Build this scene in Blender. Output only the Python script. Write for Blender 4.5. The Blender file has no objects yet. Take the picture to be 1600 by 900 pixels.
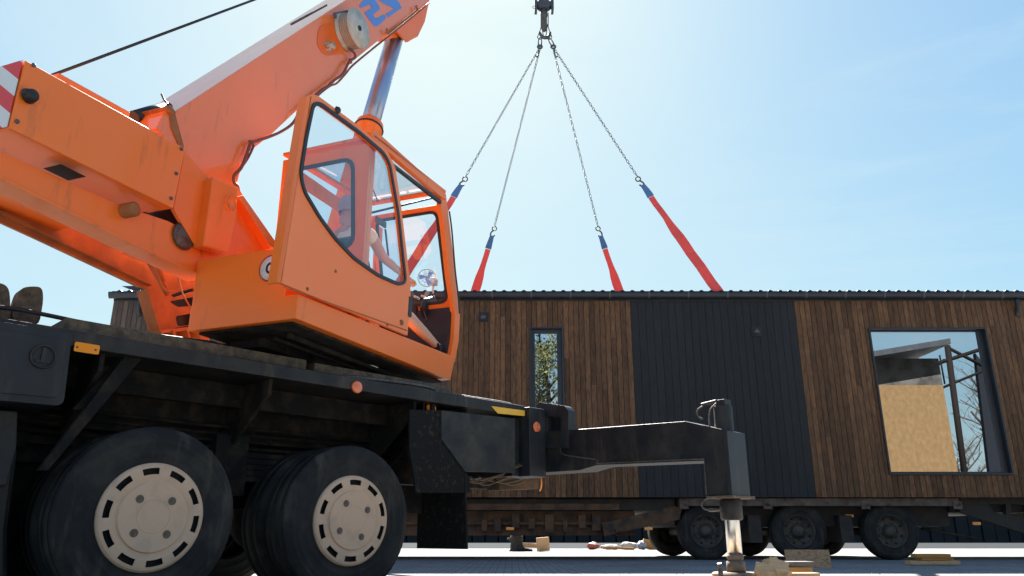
import bpy, math, random
from mathutils import Vector, Matrix
from mathutils.geometry import tessellate_polygon
random.seed(7)
R = math.radians
V = Vector
# ---------------------------------------------------------------- camera, world, sun, exposure
SC = bpy.context.scene
COL = SC.collection
F, W_, H_, EYE = 1210.0, 1600.0, 900.0, 0.42
PITCH = math.atan(388.0/F)
cam_data = bpy.data.cameras.new('camera')
cam_data.sensor_width = 36.0
cam_data.lens = F/W_*36.0
cam_data.clip_start = 0.05
cam_data.clip_end = 3000
cam = bpy.data.objects.new('camera', cam_data)
COL.objects.link(cam)
cam.location = (0, 0, EYE)
cam.rotation_euler = (R(90)+PITCH, 0, 0)
SC.camera = cam
SC.render.resolution_x, SC.render.resolution_y = 1024, 576
SUN_EL, SUN_AZ = R(44.5), R(-8)          # azimuth measured from +Y towards +X
world = bpy.data.worlds.new('World'); SC.world = world; world.use_nodes = True
wt = world.node_tree; wt.nodes.clear()
w_out = wt.nodes.new('ShaderNodeOutputWorld'); w_bg = wt.nodes.new('ShaderNodeBackground')
sky = wt.nodes.new('ShaderNodeTexSky'); sky.sky_type = 'NISHITA'; sky.sun_disc = False
sky.sun_elevation = SUN_EL; sky.sun_rotation = SUN_AZ
sky.air_density = 1.0; sky.dust_density = 1.0; sky.ozone_density = 1.0; sky.altitude = 50
w_bg.inputs['Strength'].default_value = 0.10
tc = wt.nodes.new('ShaderNodeTexCoord'); mp = wt.nodes.new('ShaderNodeMapping')
mp.inputs['Scale'].default_value = (1.1, 1.6, 5.0); mp.inputs['Rotation'].default_value = (0.2, 0.35, 0.3)
nz = wt.nodes.new('ShaderNodeTexNoise'); nz.inputs['Scale'].default_value = 1.6; nz.inputs['Detail'].default_value = 7; nz.inputs['Roughness'].default_value = 0.58
nz.inputs['Distortion'].default_value = 0.6
rp = wt.nodes.new('ShaderNodeValToRGB'); rp.color_ramp.elements[0].position = 0.46; rp.color_ramp.elements[1].position = 0.80
rp.color_ramp.elements[0].color = (0, 0, 0, 1); rp.color_ramp.elements[1].color = (0.55, 0.55, 0.55, 1)
cm = wt.nodes.new('ShaderNodeMix'); cm.data_type = 'RGBA'
cm.inputs[7].default_value = (6.3, 6.5, 6.5, 1)
wt.links.new(tc.outputs['Generated'], mp.inputs['Vector']); wt.links.new(mp.outputs[0], nz.inputs['Vector'])
wt.links.new(nz.outputs['Fac'], rp.inputs[0]); wt.links.new(rp.outputs[0], cm.inputs[0])
wt.links.new(sky.outputs[0], cm.inputs[6]); 
# soft shoulder so the glow round the sun does not run away: out = M*(1-exp(-k*c))
def vm(op, a, b):
    n = wt.nodes.new('ShaderNodeVectorMath'); n.operation = op
    wt.links.new(a, n.inputs[0])
    if isinstance(b, tuple): n.inputs[1].default_value = b
    else: wt.links.new(b, n.inputs[1])
    return n.outputs[0]
SKY_M, SKY_K = (1.93, 2.10, 2.00), (.20, .275, .48)
sk0 = vm('MULTIPLY', cm.outputs[2], tuple(-k for k in SKY_K))
sepx = wt.nodes.new('ShaderNodeSeparateXYZ'); comx = wt.nodes.new('ShaderNodeCombineXYZ'); wt.links.new(sk0, sepx.inputs[0])
for i_ in range(3):
    e_ = wt.nodes.new('ShaderNodeMath'); e_.operation = 'EXPONENT'; wt.links.new(sepx.outputs[i_], e_.inputs[0])
    q_ = wt.nodes.new('ShaderNodeMath'); q_.operation = 'MULTIPLY_ADD'; wt.links.new(e_.outputs[0], q_.inputs[0]); q_.inputs[1].default_value = -SKY_M[i_]; q_.inputs[2].default_value = SKY_M[i_]
    wt.links.new(q_.outputs[0], comx.inputs[i_])
wt.links.new(comx.outputs[0], w_bg.inputs[0]); wt.links.new(w_bg.outputs[0], w_out.inputs[0])
sun_data = bpy.data.lights.new('sun', 'SUN'); sun_data.energy = 5.0; sun_data.angle = R(0.53); sun_data.color = (1.0, 0.95, 0.87)
sun = bpy.data.objects.new('sun', sun_data); COL.objects.link(sun)
sd = V((math.sin(SUN_AZ)*math.cos(SUN_EL), math.cos(SUN_AZ)*math.cos(SUN_EL), math.sin(SUN_EL)))
sun.rotation_euler = (-sd).to_track_quat('-Z', 'Y').to_euler(); sun.location = (0, 0, 40)
SC.view_settings.view_transform = 'Standard'; SC.view_settings.look = 'None'
SC.view_settings.gamma = 1.0; SC.view_settings.exposure = 2.3
SC.view_settings.use_curve_mapping = False
SC.render.engine = 'CYCLES'
SC.cycles.transparent_max_bounces = 16

# ---------------------------------------------------------------- geometry helpers
cp, sp_ = math.cos(PITCH), math.sin(PITCH)
Z = V((0, 0, 1)); XA = V((1, 0, 0)); YA = V((0, 1, 0))
def axes(deg):
    a = R(deg); return V((math.cos(a), -math.sin(a), 0)), V((math.sin(a), math.cos(a), 0))
M_, D_ = axes(21.5)         # superstructure: lateral axis, forward axis
N_, U_ = axes(44.0)         # carrier: lateral axis, long axis
def ray(x, y):
    a = (x-800)/F; b = -(y-450)/F
    return V((a, cp-b*sp_, sp_+b*cp))
def on(x, y, nv, k):
    r = ray(x, y); return r*(k/r.dot(nv)) + V((0, 0, EYE))
def SW(pts, w): return [on(x, y, M_, w) for x, y in pts]
def SS(pts, s): return [on(x, y, D_, s) for x, y in pts]
def TA(pts, a): return [on(x, y, N_, a) for x, y in pts]
def TB(pts, b): return [on(x, y, U_, b) for x, y in pts]
def FY(pts, k): return [on(x, y, YA, k) for x, y in pts]
def S(w, s, z): return M_*w + D_*s + Z*z
def T(a, b, z): return N_*a + U_*b + Z*z
WL = {}
class MB:
    def __init__(s): s.v = []; s.f = []; s.sm = []
    def add(s, vs, fs, smooth=False):
        o = len(s.v); s.v += [V(p) for p in vs]
        for f in fs: s.f.append(tuple(i+o for i in f)); s.sm.append(smooth)
        return s
    def plate(s, outer, vec, holes=()):
        loops = [list(outer)]+[list(h) for h in holes]
        flat = [p for l in loops for p in l]; n = len(flat)
        tris = tessellate_polygon(loops)
        fs = [tuple(t) for t in tris]+[tuple(i+n for i in reversed(t)) for t in tris]
        k = 0
        for l in loops:
            m = len(l)
            for i in range(m):
                a, b = k+i, k+(i+1) % m; fs.append((a, b, b+n, a+n))
            k += m
        return s.add(flat+[p+vec for p in flat], fs)
    def hexa(s, o, a, b, c):
        vs = [o, o+a, o+a+b, o+b]; vs += [p+c for p in vs]
        return s.add(vs, [(0, 3, 2, 1), (4, 5, 6, 7), (0, 1, 5, 4), (1, 2, 6, 5), (2, 3, 7, 6), (3, 0, 4, 7)])
    def box(s, fn, a0, a1, b0, b1, z0, z1):
        o = fn(a0, b0, z0); return s.hexa(o, fn(a1, b0, z0)-o, fn(a0, b1, z0)-o, Z*(z1-z0))
    def wbox(s, x0, x1, y0, y1, z0, z1): return s.box(lambda a, b, z: V((a, b, z)), x0, x1, y0, y1, z0, z1)
    def tube(s, pts, r, n=10, closed=False):
        pts = [V(p) for p in pts]; m = len(pts); rs = r if isinstance(r, (list, tuple)) else [r]*m
        vs = []; prev = None
        for i, p in enumerate(pts):
            if closed: d = pts[(i+1) % m]-pts[i-1]
            else: d = pts[min(i+1, m-1)]-pts[max(i-1, 0)]
            d.normalize()
            if prev is None:
                a = d.cross(Z) if abs(d.z) < .9 else d.cross(XA)
            else: a = prev-d*prev.dot(d)
            a.normalize(); prev = a; b = d.cross(a)
            for k in range(n):
                t = 2*math.pi*k/n; vs.append(p+(a*math.cos(t)+b*math.sin(t))*rs[i])
        fs = []
        for i in range(m if closed else m-1):
            j = (i+1) % m
            for k in range(n):
                l = (k+1) % n; fs.append((i*n+k, i*n+l, j*n+l, j*n+k))
        s.add(vs, fs, True)
        if not closed:
            o = len(s.v)-len(vs)
            s.f.append(tuple(o+k for k in reversed(range(n)))); s.sm.append(False)
            s.f.append(tuple(o+(m-1)*n+k for k in range(n))); s.sm.append(False)
        return s
    def lathe(s, c, axis, prof, n=48, smooth=True):
        axis = axis.normalized(); a = axis.cross(Z) if abs(axis.z) < .9 else axis.cross(XA); a.normalize(); b = axis.cross(a)
        vs = []
        for r, h in prof:
            for k in range(n):
                t = 2*math.pi*k/n; vs.append(c+axis*h+(a*math.cos(t)+b*math.sin(t))*r)
        fs = []
        for i in range(len(prof)-1):
            for k in range(n):
                l = (k+1) % n; fs.append((i*n+k, i*n+l, (i+1)*n+l, (i+1)*n+k))
        return s.add(vs, fs, smooth)
    def build(s, name, m, parent=None, bevel=0, label=None, solid=0):
        me = bpy.data.meshes.new(name)
        off = WL[parent.name] if parent else V((0, 0, 0))
        if parent is None:
            xs = [p.x for p in s.v]; ys = [p.y for p in s.v]; zs = [p.z for p in s.v]
            off = V(((min(xs)+max(xs))/2, (min(ys)+max(ys))/2, min(zs)))
        me.from_pydata([tuple(p-off) for p in s.v], [], s.f)
        for p, sm in zip(me.polygons, s.sm): p.use_smooth = sm
        me.materials.append(m); me.validate(); me.update()
        o = bpy.data.objects.new(name, me); COL.objects.link(o)
        import bmesh
        bm = bmesh.new(); bm.from_mesh(me); bmesh.ops.recalc_face_normals(bm, faces=bm.faces); bm.to_mesh(me); bm.free()
        if parent: o.parent = parent; WL[o.name] = off
        else: o.location = off; WL[o.name] = off
        if bevel:
            b = o.modifiers.new('bevel', 'BEVEL'); b.width = bevel; b.segments = 2; b.limit_method = 'ANGLE'; b.angle_limit = R(35)
        if label: o['label'] = label
        return o
def thing(name, label, cat, loc, group=None):
    o = bpy.data.objects.new(name, None); COL.objects.link(o); o.location = loc; WL[o.name] = V(loc); o.empty_display_size = .2
    o['label'] = label; o['category'] = cat
    if group: o['group'] = group
    return o
def tag(o, label, cat, group=None):
    o['label'] = label; o['category'] = cat
    if group: o['group'] = group
    return o
def struct(o, kind='structure'): o['kind'] = kind; return o
def rnd(pts, r=.3, n=4):
    out = []; m = len(pts)
    for i in range(m):
        p, a, b = pts[i], pts[i-1], pts[(i+1) % m]
        da = min(r, (a-p).length*.45); db = min(r, (b-p).length*.45)
        q0 = p+(a-p).normalized()*da; q1 = p+(b-p).normalized()*db
        for k in range(n+1):
            t = k/n; out.append(q0*(1-t)**2+p*2*t*(1-t)+q1*t*t)
    return out
def circ(c, a, b, r, n=24): return [c+(a*math.cos(2*math.pi*k/n)+b*math.sin(2*math.pi*k/n))*r for k in range(n)]
def inset(pts, nv, d):
    # offset a planar polygon inwards by d, nv is the plane normal
    m = len(pts); area = V((0, 0, 0))
    for i in range(m): area += (pts[i]-pts[0]).cross(pts[(i+1) % m]-pts[0])
    sg = 1 if area.dot(nv) > 0 else -1
    out = []
    for i in range(m):
        p, a, b = pts[i], pts[i-1], pts[(i+1) % m]
        n1 = nv.cross(p-a).normalized()*sg; n2 = nv.cross(b-p).normalized()*sg
        bis = (n1+n2); l = bis.length
        if l < 1e-5: out.append(p+n1*d); continue
        bis /= l; out.append(p+bis*(d/max(.4, bis.dot(n1))))
    return out
def catmull(pts, n=6):
    pts = [V(p) for p in pts]; out = []
    for i in range(len(pts)-1):
        p0, p1, p2, p3 = pts[max(i-1, 0)], pts[i], pts[i+1], pts[min(i+2, len(pts)-1)]
        for k in range(n):
            t = k/n
            out.append(.5*((2*p1)+(p2-p0)*t+(2*p0-5*p1+4*p2-p3)*t*t+(3*p1-p0-3*p2+p3)*t**3))
    out.append(pts[-1]); return out

# ---------------------------------------------------------------- materials
def mat(name, col, rough=.5, metal=0, col2=None, scale=6, lo=.4, hi=.65, bump=0, bscale=60, coat=0, stretch=None, spec=None, island=0, trans=0, detail=6):
    m = bpy.data.materials.new(name); m.use_nodes = True; nt = m.node_tree; b = nt.nodes['Principled BSDF']
    b.inputs['Base Color'].default_value = (*col, 1); b.inputs['Roughness'].default_value = rough; b.inputs['Metallic'].default_value = metal
    if coat: b.inputs['Coat Weight'].default_value = coat; b.inputs['Coat Roughness'].default_value = .12
    if spec is not None: b.inputs['Specular IOR Level'].default_value = spec
    tcn = nt.nodes.new('ShaderNodeTexCoord'); src = tcn.outputs['Object']
    if stretch:
        mpn = nt.nodes.new('ShaderNodeMapping'); mpn.inputs['Scale'].default_value = stretch
        nt.links.new(src, mpn.inputs[0]); src = mpn.outputs[0]
    colout = None
    if col2:
        n = nt.nodes.new('ShaderNodeTexNoise'); n.inputs['Scale'].default_value = scale; n.inputs['Detail'].default_value = detail; n.inputs['Roughness'].default_value = .62
        nt.links.new(src, n.inputs['Vector'])
        r = nt.nodes.new('ShaderNodeMapRange'); r.inputs['From Min'].default_value = lo; r.inputs['From Max'].default_value = hi
        nt.links.new(n.outputs['Fac'], r.inputs['Value'])
        mx = nt.nodes.new('ShaderNodeMix'); mx.data_type = 'RGBA'; mx.inputs[6].default_value = (*col, 1); mx.inputs[7].default_value = (*col2, 1)
        nt.links.new(r.outputs[0], mx.inputs[0]); colout = mx.outputs[2]
        rr = nt.nodes.new('ShaderNodeMapRange'); rr.inputs['To Min'].default_value = max(rough-.08, .02); rr.inputs['To Max'].default_value = min(rough+.22, 1)
        nt.links.new(n.outputs['Fac'], rr.inputs['Value']); nt.links.new(rr.outputs[0], b.inputs['Roughness'])
    if island:
        g = nt.nodes.new('ShaderNodeNewGeometry'); hs = nt.nodes.new('ShaderNodeHueSaturation')
        r2 = nt.nodes.new('ShaderNodeMapRange'); r2.inputs['To Min'].default_value = 1-island; r2.inputs['To Max'].default_value = 1+island
        nt.links.new(g.outputs['Random Per Island'], r2.inputs['Value']); nt.links.new(r2.outputs[0], hs.inputs['Value'])
        if colout: nt.links.new(colout, hs.inputs['Color'])
        else: hs.inputs['Color'].default_value = (*col, 1)
        colout = hs.outputs[0]
    if colout: nt.links.new(colout, b.inputs['Base Color'])
    if bump:
        n2 = nt.nodes.new('ShaderNodeTexNoise'); n2.inputs['Scale'].default_value = bscale; n2.inputs['Detail'].default_value = 5
        nt.links.new(src, n2.inputs['Vector']); bp = nt.nodes.new('ShaderNodeBump'); bp.inputs['Strength'].default_value = bump; bp.inputs['Distance'].default_value = .01
        nt.links.new(n2.outputs['Fac'], bp.inputs['Height']); nt.links.new(bp.outputs[0], b.inputs['Normal'])
    return m
def glass(name, tint, mirror, mul=1.0, rough=0.0, ior=1.45):
    m = bpy.data.materials.new(name); m.use_nodes = True; nt = m.node_tree; nt.nodes.clear()
    o = nt.nodes.new('ShaderNodeOutputMaterial'); tr = nt.nodes.new('ShaderNodeBsdfTransparent'); gl = nt.nodes.new('ShaderNodeBsdfGlossy')
    tr.inputs[0].default_value = (*tint, 1); gl.inputs['Roughness'].default_value = rough
    lw = nt.nodes.new('ShaderNodeLayerWeight'); fr = nt.nodes.new('ShaderNodeMath'); fr.operation = 'POWER'; fr.inputs[1].default_value = 4.0; nt.links.new(lw.outputs['Facing'], fr.inputs[0])
    ad = nt.nodes.new('ShaderNodeMath'); ad.operation = 'ADD'; ad.use_clamp = True; ad.inputs[1].default_value = mirror
    mx = nt.nodes.new('ShaderNodeMixShader')
    nt.links.new(fr.outputs[0], ad.inputs[0]); nt.links.new(ad.outputs[0], mx.inputs[0]); nt.links.new(tr.outputs[0], mx.inputs[1]); nt.links.new(gl.outputs[0], mx.inputs[2]); nt.links.new(mx.outputs[0], o.inputs[0])
    return m
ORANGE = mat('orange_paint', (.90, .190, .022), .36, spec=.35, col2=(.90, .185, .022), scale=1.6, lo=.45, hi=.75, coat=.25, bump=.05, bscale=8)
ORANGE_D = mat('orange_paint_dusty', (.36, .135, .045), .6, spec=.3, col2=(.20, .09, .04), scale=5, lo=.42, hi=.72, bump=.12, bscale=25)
BLACK = mat('black_carrier_paint', (.010, .011, .013), .42, spec=.35, col2=(.045, .037, .028), scale=4, lo=.42, hi=.78, bump=.25, bscale=45)
BLACKC = mat('clean_black_paint', (.014, .017, .021), .38, spec=.35, col2=(.03, .03, .032), scale=3, lo=.4, hi=.8, bump=.06, bscale=30)
DUST = mat('mud_caked_steel', (.010, .010, .010), .85, spec=.2, col2=(.055, .040, .026), scale=7, lo=.46, hi=.80, bump=.5, bscale=30)
DUSTY_TOP = mat('dusty_tread_plate', (.13, .095, .06), .85, col2=(.05, .042, .034), scale=18, lo=.4, hi=.65, bump=.6, bscale=60)
RUBBER = mat('tyre_rubber', (.016, .016, .016), .7, spec=.25, col2=(.06, .052, .043), scale=4, lo=.45, hi=.8, bump=.15, bscale=40)
FLAP = mat('mud_flap_rubber', (.012, .012, .012), .8, spec=.15, col2=(.07, .052, .035), scale=22, lo=.55, hi=.75, bump=.5, bscale=70)
BEIGE = mat('beige_hub_cover', (.62, .41, .27), .5, col2=(.44, .31, .22), scale=6, lo=.5, hi=.8, bump=.05)
HOLE = mat('dark_opening', (.006, .006, .007), .8)
SEAL = mat('black_rubber_seal', (.014, .017, .020), .45)
CHROME = mat('chrome_rod', (.75, .76, .78), .16, metal=1)
ROD = mat('dull_chrome_rod', (.36, .43, .56), .28, metal=.7)
STEEL = mat('worn_steel', (.16, .155, .15), .5, metal=.8, col2=(.10, .07, .045), scale=30)
DSTEEL = mat('dark_steel', (.10, .10, .11), .45, metal=.5)
AMBER = mat('amber_reflector', (.95, .30, .02), .25, coat=1)
REDREF = mat('orange_red_reflector', (.80, .17, .05), .3, coat=1)
YEL = mat('yellow_reflective_tape', (.9, .48, .03), .4)
BLUE = mat('blue_lettering', (.10, .25, .62), .5)
REELC = mat('pale_reel_plastic', (.52, .50, .45), .5, col2=(.42, .38, .30), scale=12)
GREY = mat('grey_dusty_panel', (.018, .021, .025), .6, spec=.3, col2=(.060, .055, .044), scale=5, lo=.4, hi=.7, bump=.15)
SKIN = mat('skin', (.58, .34, .23), .5)
SHIRT = mat('pale_shirt', (.82, .76, .55), .85)
DENIM = mat('dark_blue_denim', (.05, .08, .15), .9)
SHOE = mat('black_shoe', (.014, .016, .024), .6)
HAIR = mat('dark_hair', (.04, .03, .025), .7)
WHITEP = mat('white_plastic', (.7, .7, .68), .4)
SLING = mat('red_webbing', (.55, .12, .11), .85, bump=.3, bscale=120)
_nt = SLING.node_tree; _tr = _nt.nodes.new('ShaderNodeBsdfTranslucent'); _tr.inputs[0].default_value = (.62, .16, .14, 1); _mx = _nt.nodes.new('ShaderNodeMixShader'); _mx.inputs[0].default_value = .35
_o = [n for n in _nt.nodes if n.type == 'OUTPUT_MATERIAL'][0]; _nt.links.new(_nt.nodes['Principled BSDF'].outputs[0], _mx.inputs[1]); _nt.links.new(_tr.outputs[0], _mx.inputs[2]); _nt.links.new(_mx.outputs[0], _o.inputs[0])
SLEEVE = mat('blue_sleeve', (.09, .19, .38), .8)
WOOD = mat('stained_brown_boards', (.180, .085, .036), .62, spec=.3, col2=(.050, .030, .019), scale=5, lo=.36, hi=.72, stretch=(7, 7, 1.6), island=.36, bump=.25, bscale=30, detail=10)
WOODG = mat('greyed_brown_boards', (.115, .080, .058), .7, col2=(.055, .042, .034), scale=7, lo=.38, hi=.68, stretch=(9, 9, .8), island=.3, bump=.25, bscale=30)
BLKBD = mat('black_boards', (.0135, .0145, .0155), .6, spec=.35, col2=(.024, .025, .027), scale=6, stretch=(6, 6, .6), island=.12, bump=.15, bscale=30)
TRIM = mat('anthracite_trim', (.018, .022, .030), .35, col2=(.026, .03, .036), scale=3)
PINE = mat('fresh_pine', (.72, .46, .24), .7, col2=(.56, .32, .15), scale=8, stretch=(1, 8, 8), island=.25, bump=.2)
PINEY = mat('yellow_pine_board', (.50, .24, .055), .7, col2=(.38, .17, .05), scale=8, stretch=(1, 8, 8), bump=.2)
DARKBD = mat('grey_weathered_board', (.17, .15, .14), .8, col2=(.09, .08, .075), scale=8, stretch=(1, 8, 8))
OSBM = mat('strand_board', (.42, .27, .15), .75, col2=(.20, .115, .06), scale=22, lo=.45, hi=.68, stretch=(1, 1, 2.2), bump=.3, bscale=50, detail=3)
OSBY = mat('golden_strand_board', (.125, .084, .043), .85, spec=.1, col2=(.088, .057, .028), scale=4, lo=.36, hi=.7, stretch=(1.6, 1, 1), detail=9)
RUST = mat('rusty_brown_frame', (.13, .065, .030), .75, col2=(.028, .022, .018), scale=4, lo=.4, hi=.7, bump=.4, bscale=30)
TRDARK = mat('dark_trailer_paint', (.020, .020, .021), .7, col2=(.05, .038, .028), scale=5, bump=.3)
TRRAIL = mat('dusty_trailer_rail', (.14, .11, .08), .75, col2=(.065, .032, .03), scale=6, bump=.3)
BARK = mat('bark', (.042, .034, .026), .9, col2=(.02, .016, .013), scale=12, bump=.6)
LEAF = mat('leaves', (.085, .095, .03), .8, col2=(.045, .055, .018), scale=1.5, island=.4)
MEMB = mat('grey_membrane', (.05, .047, .046), .8, col2=(.014, .013, .013), scale=1.2, lo=.42, hi=.6)
WINGLASS = glass('window_glass', (.3, .34, .34), .74)
CABGLASS = glass('cab_glass', (.90, .95, .98), .035)
def grime(m, col=(.20, .075, .03), amt=.55, lo=.60, hi=.78):
    nt = m.node_tree; b = nt.nodes['Principled BSDF']; l = b.inputs['Base Color'].links[0] if b.inputs['Base Color'].links else None
    if l: src = l.from_socket
    else: rgb_ = nt.nodes.new('ShaderNodeRGB'); rgb_.outputs[0].default_value = b.inputs['Base Color'].default_value; src = rgb_.outputs[0]
    t = nt.nodes.new('ShaderNodeTexCoord'); last = src
    for sc_, st_, a_, lo_, hi_ in ((2.2, (3.5, 3.5, .55), amt, lo, hi), (38, (1, 1, 1), amt*.9, .68, .74)):
        mp_ = nt.nodes.new('ShaderNodeMapping'); mp_.inputs['Scale'].default_value = st_; nt.links.new(t.outputs['Object'], mp_.inputs[0])
        n = nt.nodes.new('ShaderNodeTexNoise'); n.inputs['Scale'].default_value = sc_; n.inputs['Detail'].default_value = 8; n.inputs['Roughness'].default_value = .65; nt.links.new(mp_.outputs[0], n.inputs[0])
        r = nt.nodes.new('ShaderNodeMapRange'); r.inputs['From Min'].default_value = lo_; r.inputs['From Max'].default_value = hi_; r.inputs['To Max'].default_value = a_; nt.links.new(n.outputs['Fac'], r.inputs['Value'])
        x = nt.nodes.new('ShaderNodeMix'); x.data_type = 'RGBA'; x.inputs[7].default_value = (*col, 1); nt.links.new(r.outputs[0], x.inputs[0]); nt.links.new(last, x.inputs[6]); last = x.outputs[2]
    nt.links.new(last, b.inputs['Base Color'])
grime(ORANGE); grime(BEIGE, (.22, .13, .08), .4); grime(BLACKC, (.09, .075, .055), .5, .52, .75); grime(BLACK, (.10, .075, .05), .6, .55, .75); grime(RUBBER, (.12, .10, .08), .5, .55, .72)
grime(SLING, (.30, .07, .06), .5)
def stripes():
    m = mat('hazard_stripes', (.8, .8, .8), .4); nt = m.node_tree; b = nt.nodes['Principled BSDF']
    g = nt.nodes.new('ShaderNodeNewGeometry'); d1 = nt.nodes.new('ShaderNodeVectorMath'); d1.operation = 'DOT_PRODUCT'
    d1.inputs[1].default_value = M_*.75+Z*1.0; nt.links.new(g.outputs['Position'], d1.inputs[0])
    mu = nt.nodes.new('ShaderNodeMath'); mu.operation = 'MULTIPLY'; mu.inputs[1].default_value = 4.6
    fr = nt.nodes.new('ShaderNodeMath'); fr.operation = 'FRACT'; gt = nt.nodes.new('ShaderNodeMath'); gt.operation = 'GREATER_THAN'; gt.inputs[1].default_value = .5
    mx = nt.nodes.new('ShaderNodeMix'); mx.data_type = 'RGBA'; mx.inputs[6].default_value = (.62, .62, .60, 1); mx.inputs[7].default_value = (.62, .03, .02, 1)
    nt.links.new(d1.outputs['Value'], mu.inputs[0]); nt.links.new(mu.outputs[0], fr.inputs[0]); nt.links.new(fr.outputs[0], gt.inputs[0]); nt.links.new(gt.outputs[0], mx.inputs[0]); nt.links.new(mx.outputs[2], b.inputs['Base Color'])
    return m
STRIPE = stripes()
def paver_mat():
    m = mat('concrete_pavers', (.30, .29, .28), .9, bump=.2, bscale=40, spec=.08); nt = m.node_tree; b = nt.nodes['Principled BSDF']
    g = nt.nodes.new('ShaderNodeTexCoord'); br = nt.nodes.new('ShaderNodeTexBrick'); br.inputs['Scale'].default_value = 2.5
    br.inputs['Color1'].default_value = (.36, .35, .34, 1); br.inputs['Color2'].default_value = (.27, .27, .27, 1); br.inputs['Mortar'].default_value = (.13, .125, .12, 1)
    br.inputs['Mortar Size'].default_value = .02
    n = nt.nodes.new('ShaderNodeTexNoise'); n.inputs['Scale'].default_value = .9; n.inputs['Detail'].default_value = 6
    mx = nt.nodes.new('ShaderNodeMix'); mx.data_type = 'RGBA'; mx.blend_type = 'MULTIPLY'; mx.inputs[0].default_value = .55
    nt.links.new(g.outputs['Object'], br.inputs['Vector']); nt.links.new(g.outputs['Object'], n.inputs['Vector'])
    nt.links.new(br.outputs[0], mx.inputs[6]); nt.links.new(n.outputs['Fac'], mx.inputs[7]); nt.links.new(mx.outputs[2], b.inputs['Base Color'])
    return m
PAVER = paver_mat()
SHADE_GND = mat('painted_ground_shade', (.026, .029, .034), .95, col2=(.038, .04, .043), scale=2, bump=.3, spec=.04)  # dark grey with the shade of the far ground put into the colour
EARTH = mat('earth', (.06, .05, .04), .95, col2=(.04, .045, .03), scale=.4, spec=.04)
SHEDM = mat('dark_sheet_metal', (.02, .021, .022), .8, col2=(.026, .026, .026), scale=2, spec=.2)

# ---------------------------------------------------------------- setting: ground
g = MB(); g.add([(-600, -600, 0), (600, -600, 0), (600, 900, 0), (-600, 900, 0)], [(0, 1, 2, 3)])
struct(g.build('ground', PAVER))
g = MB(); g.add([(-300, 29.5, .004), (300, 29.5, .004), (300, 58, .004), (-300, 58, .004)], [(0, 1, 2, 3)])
struct(g.build('painted_shade_strip', SHADE_GND))  # dark strip painting the band of shade on the ground beyond the trailer
g = MB(); g.add([(-590, 58.2, .004), (590, 58.2, .004), (590, 880, .004), (-590, 880, .004)], [(0, 1, 2, 3)])
struct(g.build('field', EARTH))

# ---------------------------------------------------------------- the modular house on the trailer
HY = 15.0
def fx(x, y): return on(x, y, YA, HY).x
def fz(y): return on(800, y, YA, HY).z
HX0, HX1 = fx(176, 480), 12.6
HZ0, HZ1 = fz(777), fz(468)
HB = 18.9
xb1, xb2, xb3 = fx(985, 470)-.005, fx(1240, 470), fx(700, 500)
house = thing('modular_house', 'long flat timber clad modular house with brown and black boards lying on the low trailer', 'house', (2, 16.9, HZ0))
nw = (fx(827, 512), fx(880, 512), fz(712), fz(511))
bw = (fx(1356, 512), fx(1541, 512), fz(742), fz(512))
bw = ((fx(1356, 512)+fx(1389.5, 742))/2, (fx(1542, 512)+fx(1582, 742))/2, bw[2], bw[3])
holes = [nw, bw]
def grid_wall(mb, x0, x1, z0, z1, y0, y1, holes):
    xs = sorted({x0, x1, *[h[0] for h in holes], *[h[1] for h in holes]})
    for a, b in zip(xs, xs[1:]):
        hs = [h for h in holes if h[0] < (a+b)/2 < h[1]]
        z = z0
        for h in sorted(hs, key=lambda q: q[2]):
            mb.wbox(a, b, y0, y1, z, h[2]); z = h[3]
        mb.wbox(a, b, y0, y1, z, z1)
mb = MB(); grid_wall(mb, HX0+.02, HX1-.02, HZ0+.01, HZ1, HY+.03, HY+.20, holes)
mb.wbox(HX0+.02, HX1-.02, HB-.2, HB, HZ0+.01, HZ1); mb.wbox(HX0+.02, HX0+.2, HY+.21, HB-.21, HZ0+.01, HZ1)
mb.wbox(HX1-.2, HX1-.02, HY+.21, HB-.21, HZ0+.01, HZ1); mb.wbox(HX0+.2, HX1-.2, HY+.21, HB-.21, HZ0+.012, HZ0+.2)
mb.wbox(5.2, 5.35, HY+.21, HB-.21, HZ0+.2, HZ1-.01); mb.wbox(2.6, 2.72, HY+.21, HB-.21, HZ0+.2, HZ1-.01); mb.wbox(-1.4, -1.3, HY+.21, HB-.21, HZ0+.2, HZ1-.01)
mb.build('wall', mat('dark_underlay', (.02, .02, .02), .9), house)
def boards(name, m, x0, x1, pitch, gap, y, t, split=True):
    mb = MB(); n = max(1, round((x1-x0)/pitch)); pw = (x1-x0)/n
    for i in range(n):
        a, b = x0+i*pw+gap/2, x0+(i+1)*pw-gap/2
        hs = sorted([h for h in holes if h[0] < b and h[1] > a], key=lambda q: q[2])
        segs = []; z = HZ0
        for h in hs:
            if h[0] <= a and h[1] >= b: segs.append((z, h[2]-.004)); z = h[3]+.004
            else:
                # notch: clip the board beside the window
                if h[0] > a: segs.append(('c', a, max(a+.004, h[0]-.004), h[2], h[3]))
                else: segs.append(('c', min(b-.004, h[1]+.004), b, h[2], h[3]))
                segs.append((z, h[2]-.001)); z = h[3]+.001
        segs.append((z, HZ1))
        yy = y+random.uniform(-.002, .002)
        for q in segs:
            if q[0] == 'c': mb.wbox(q[1], q[2], yy, y+t, q[3], q[4]); continue
            z0, z1 = q
            if z1-z0 < .02: continue
            cuts = [z0, z1]
            if split and z1-z0 > 1.2:
                for _ in range(random.choice((1, 1, 2))): cuts.append(random.uniform(z0+.3, z1-.3))
                cuts.sort()
            for c0, c1 in zip(cuts, cuts[1:]): mb.wbox(a, b, yy+random.uniform(0, .0015), y+t, c0, c1-.0015)
    return mb.build(name, m, house)
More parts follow.
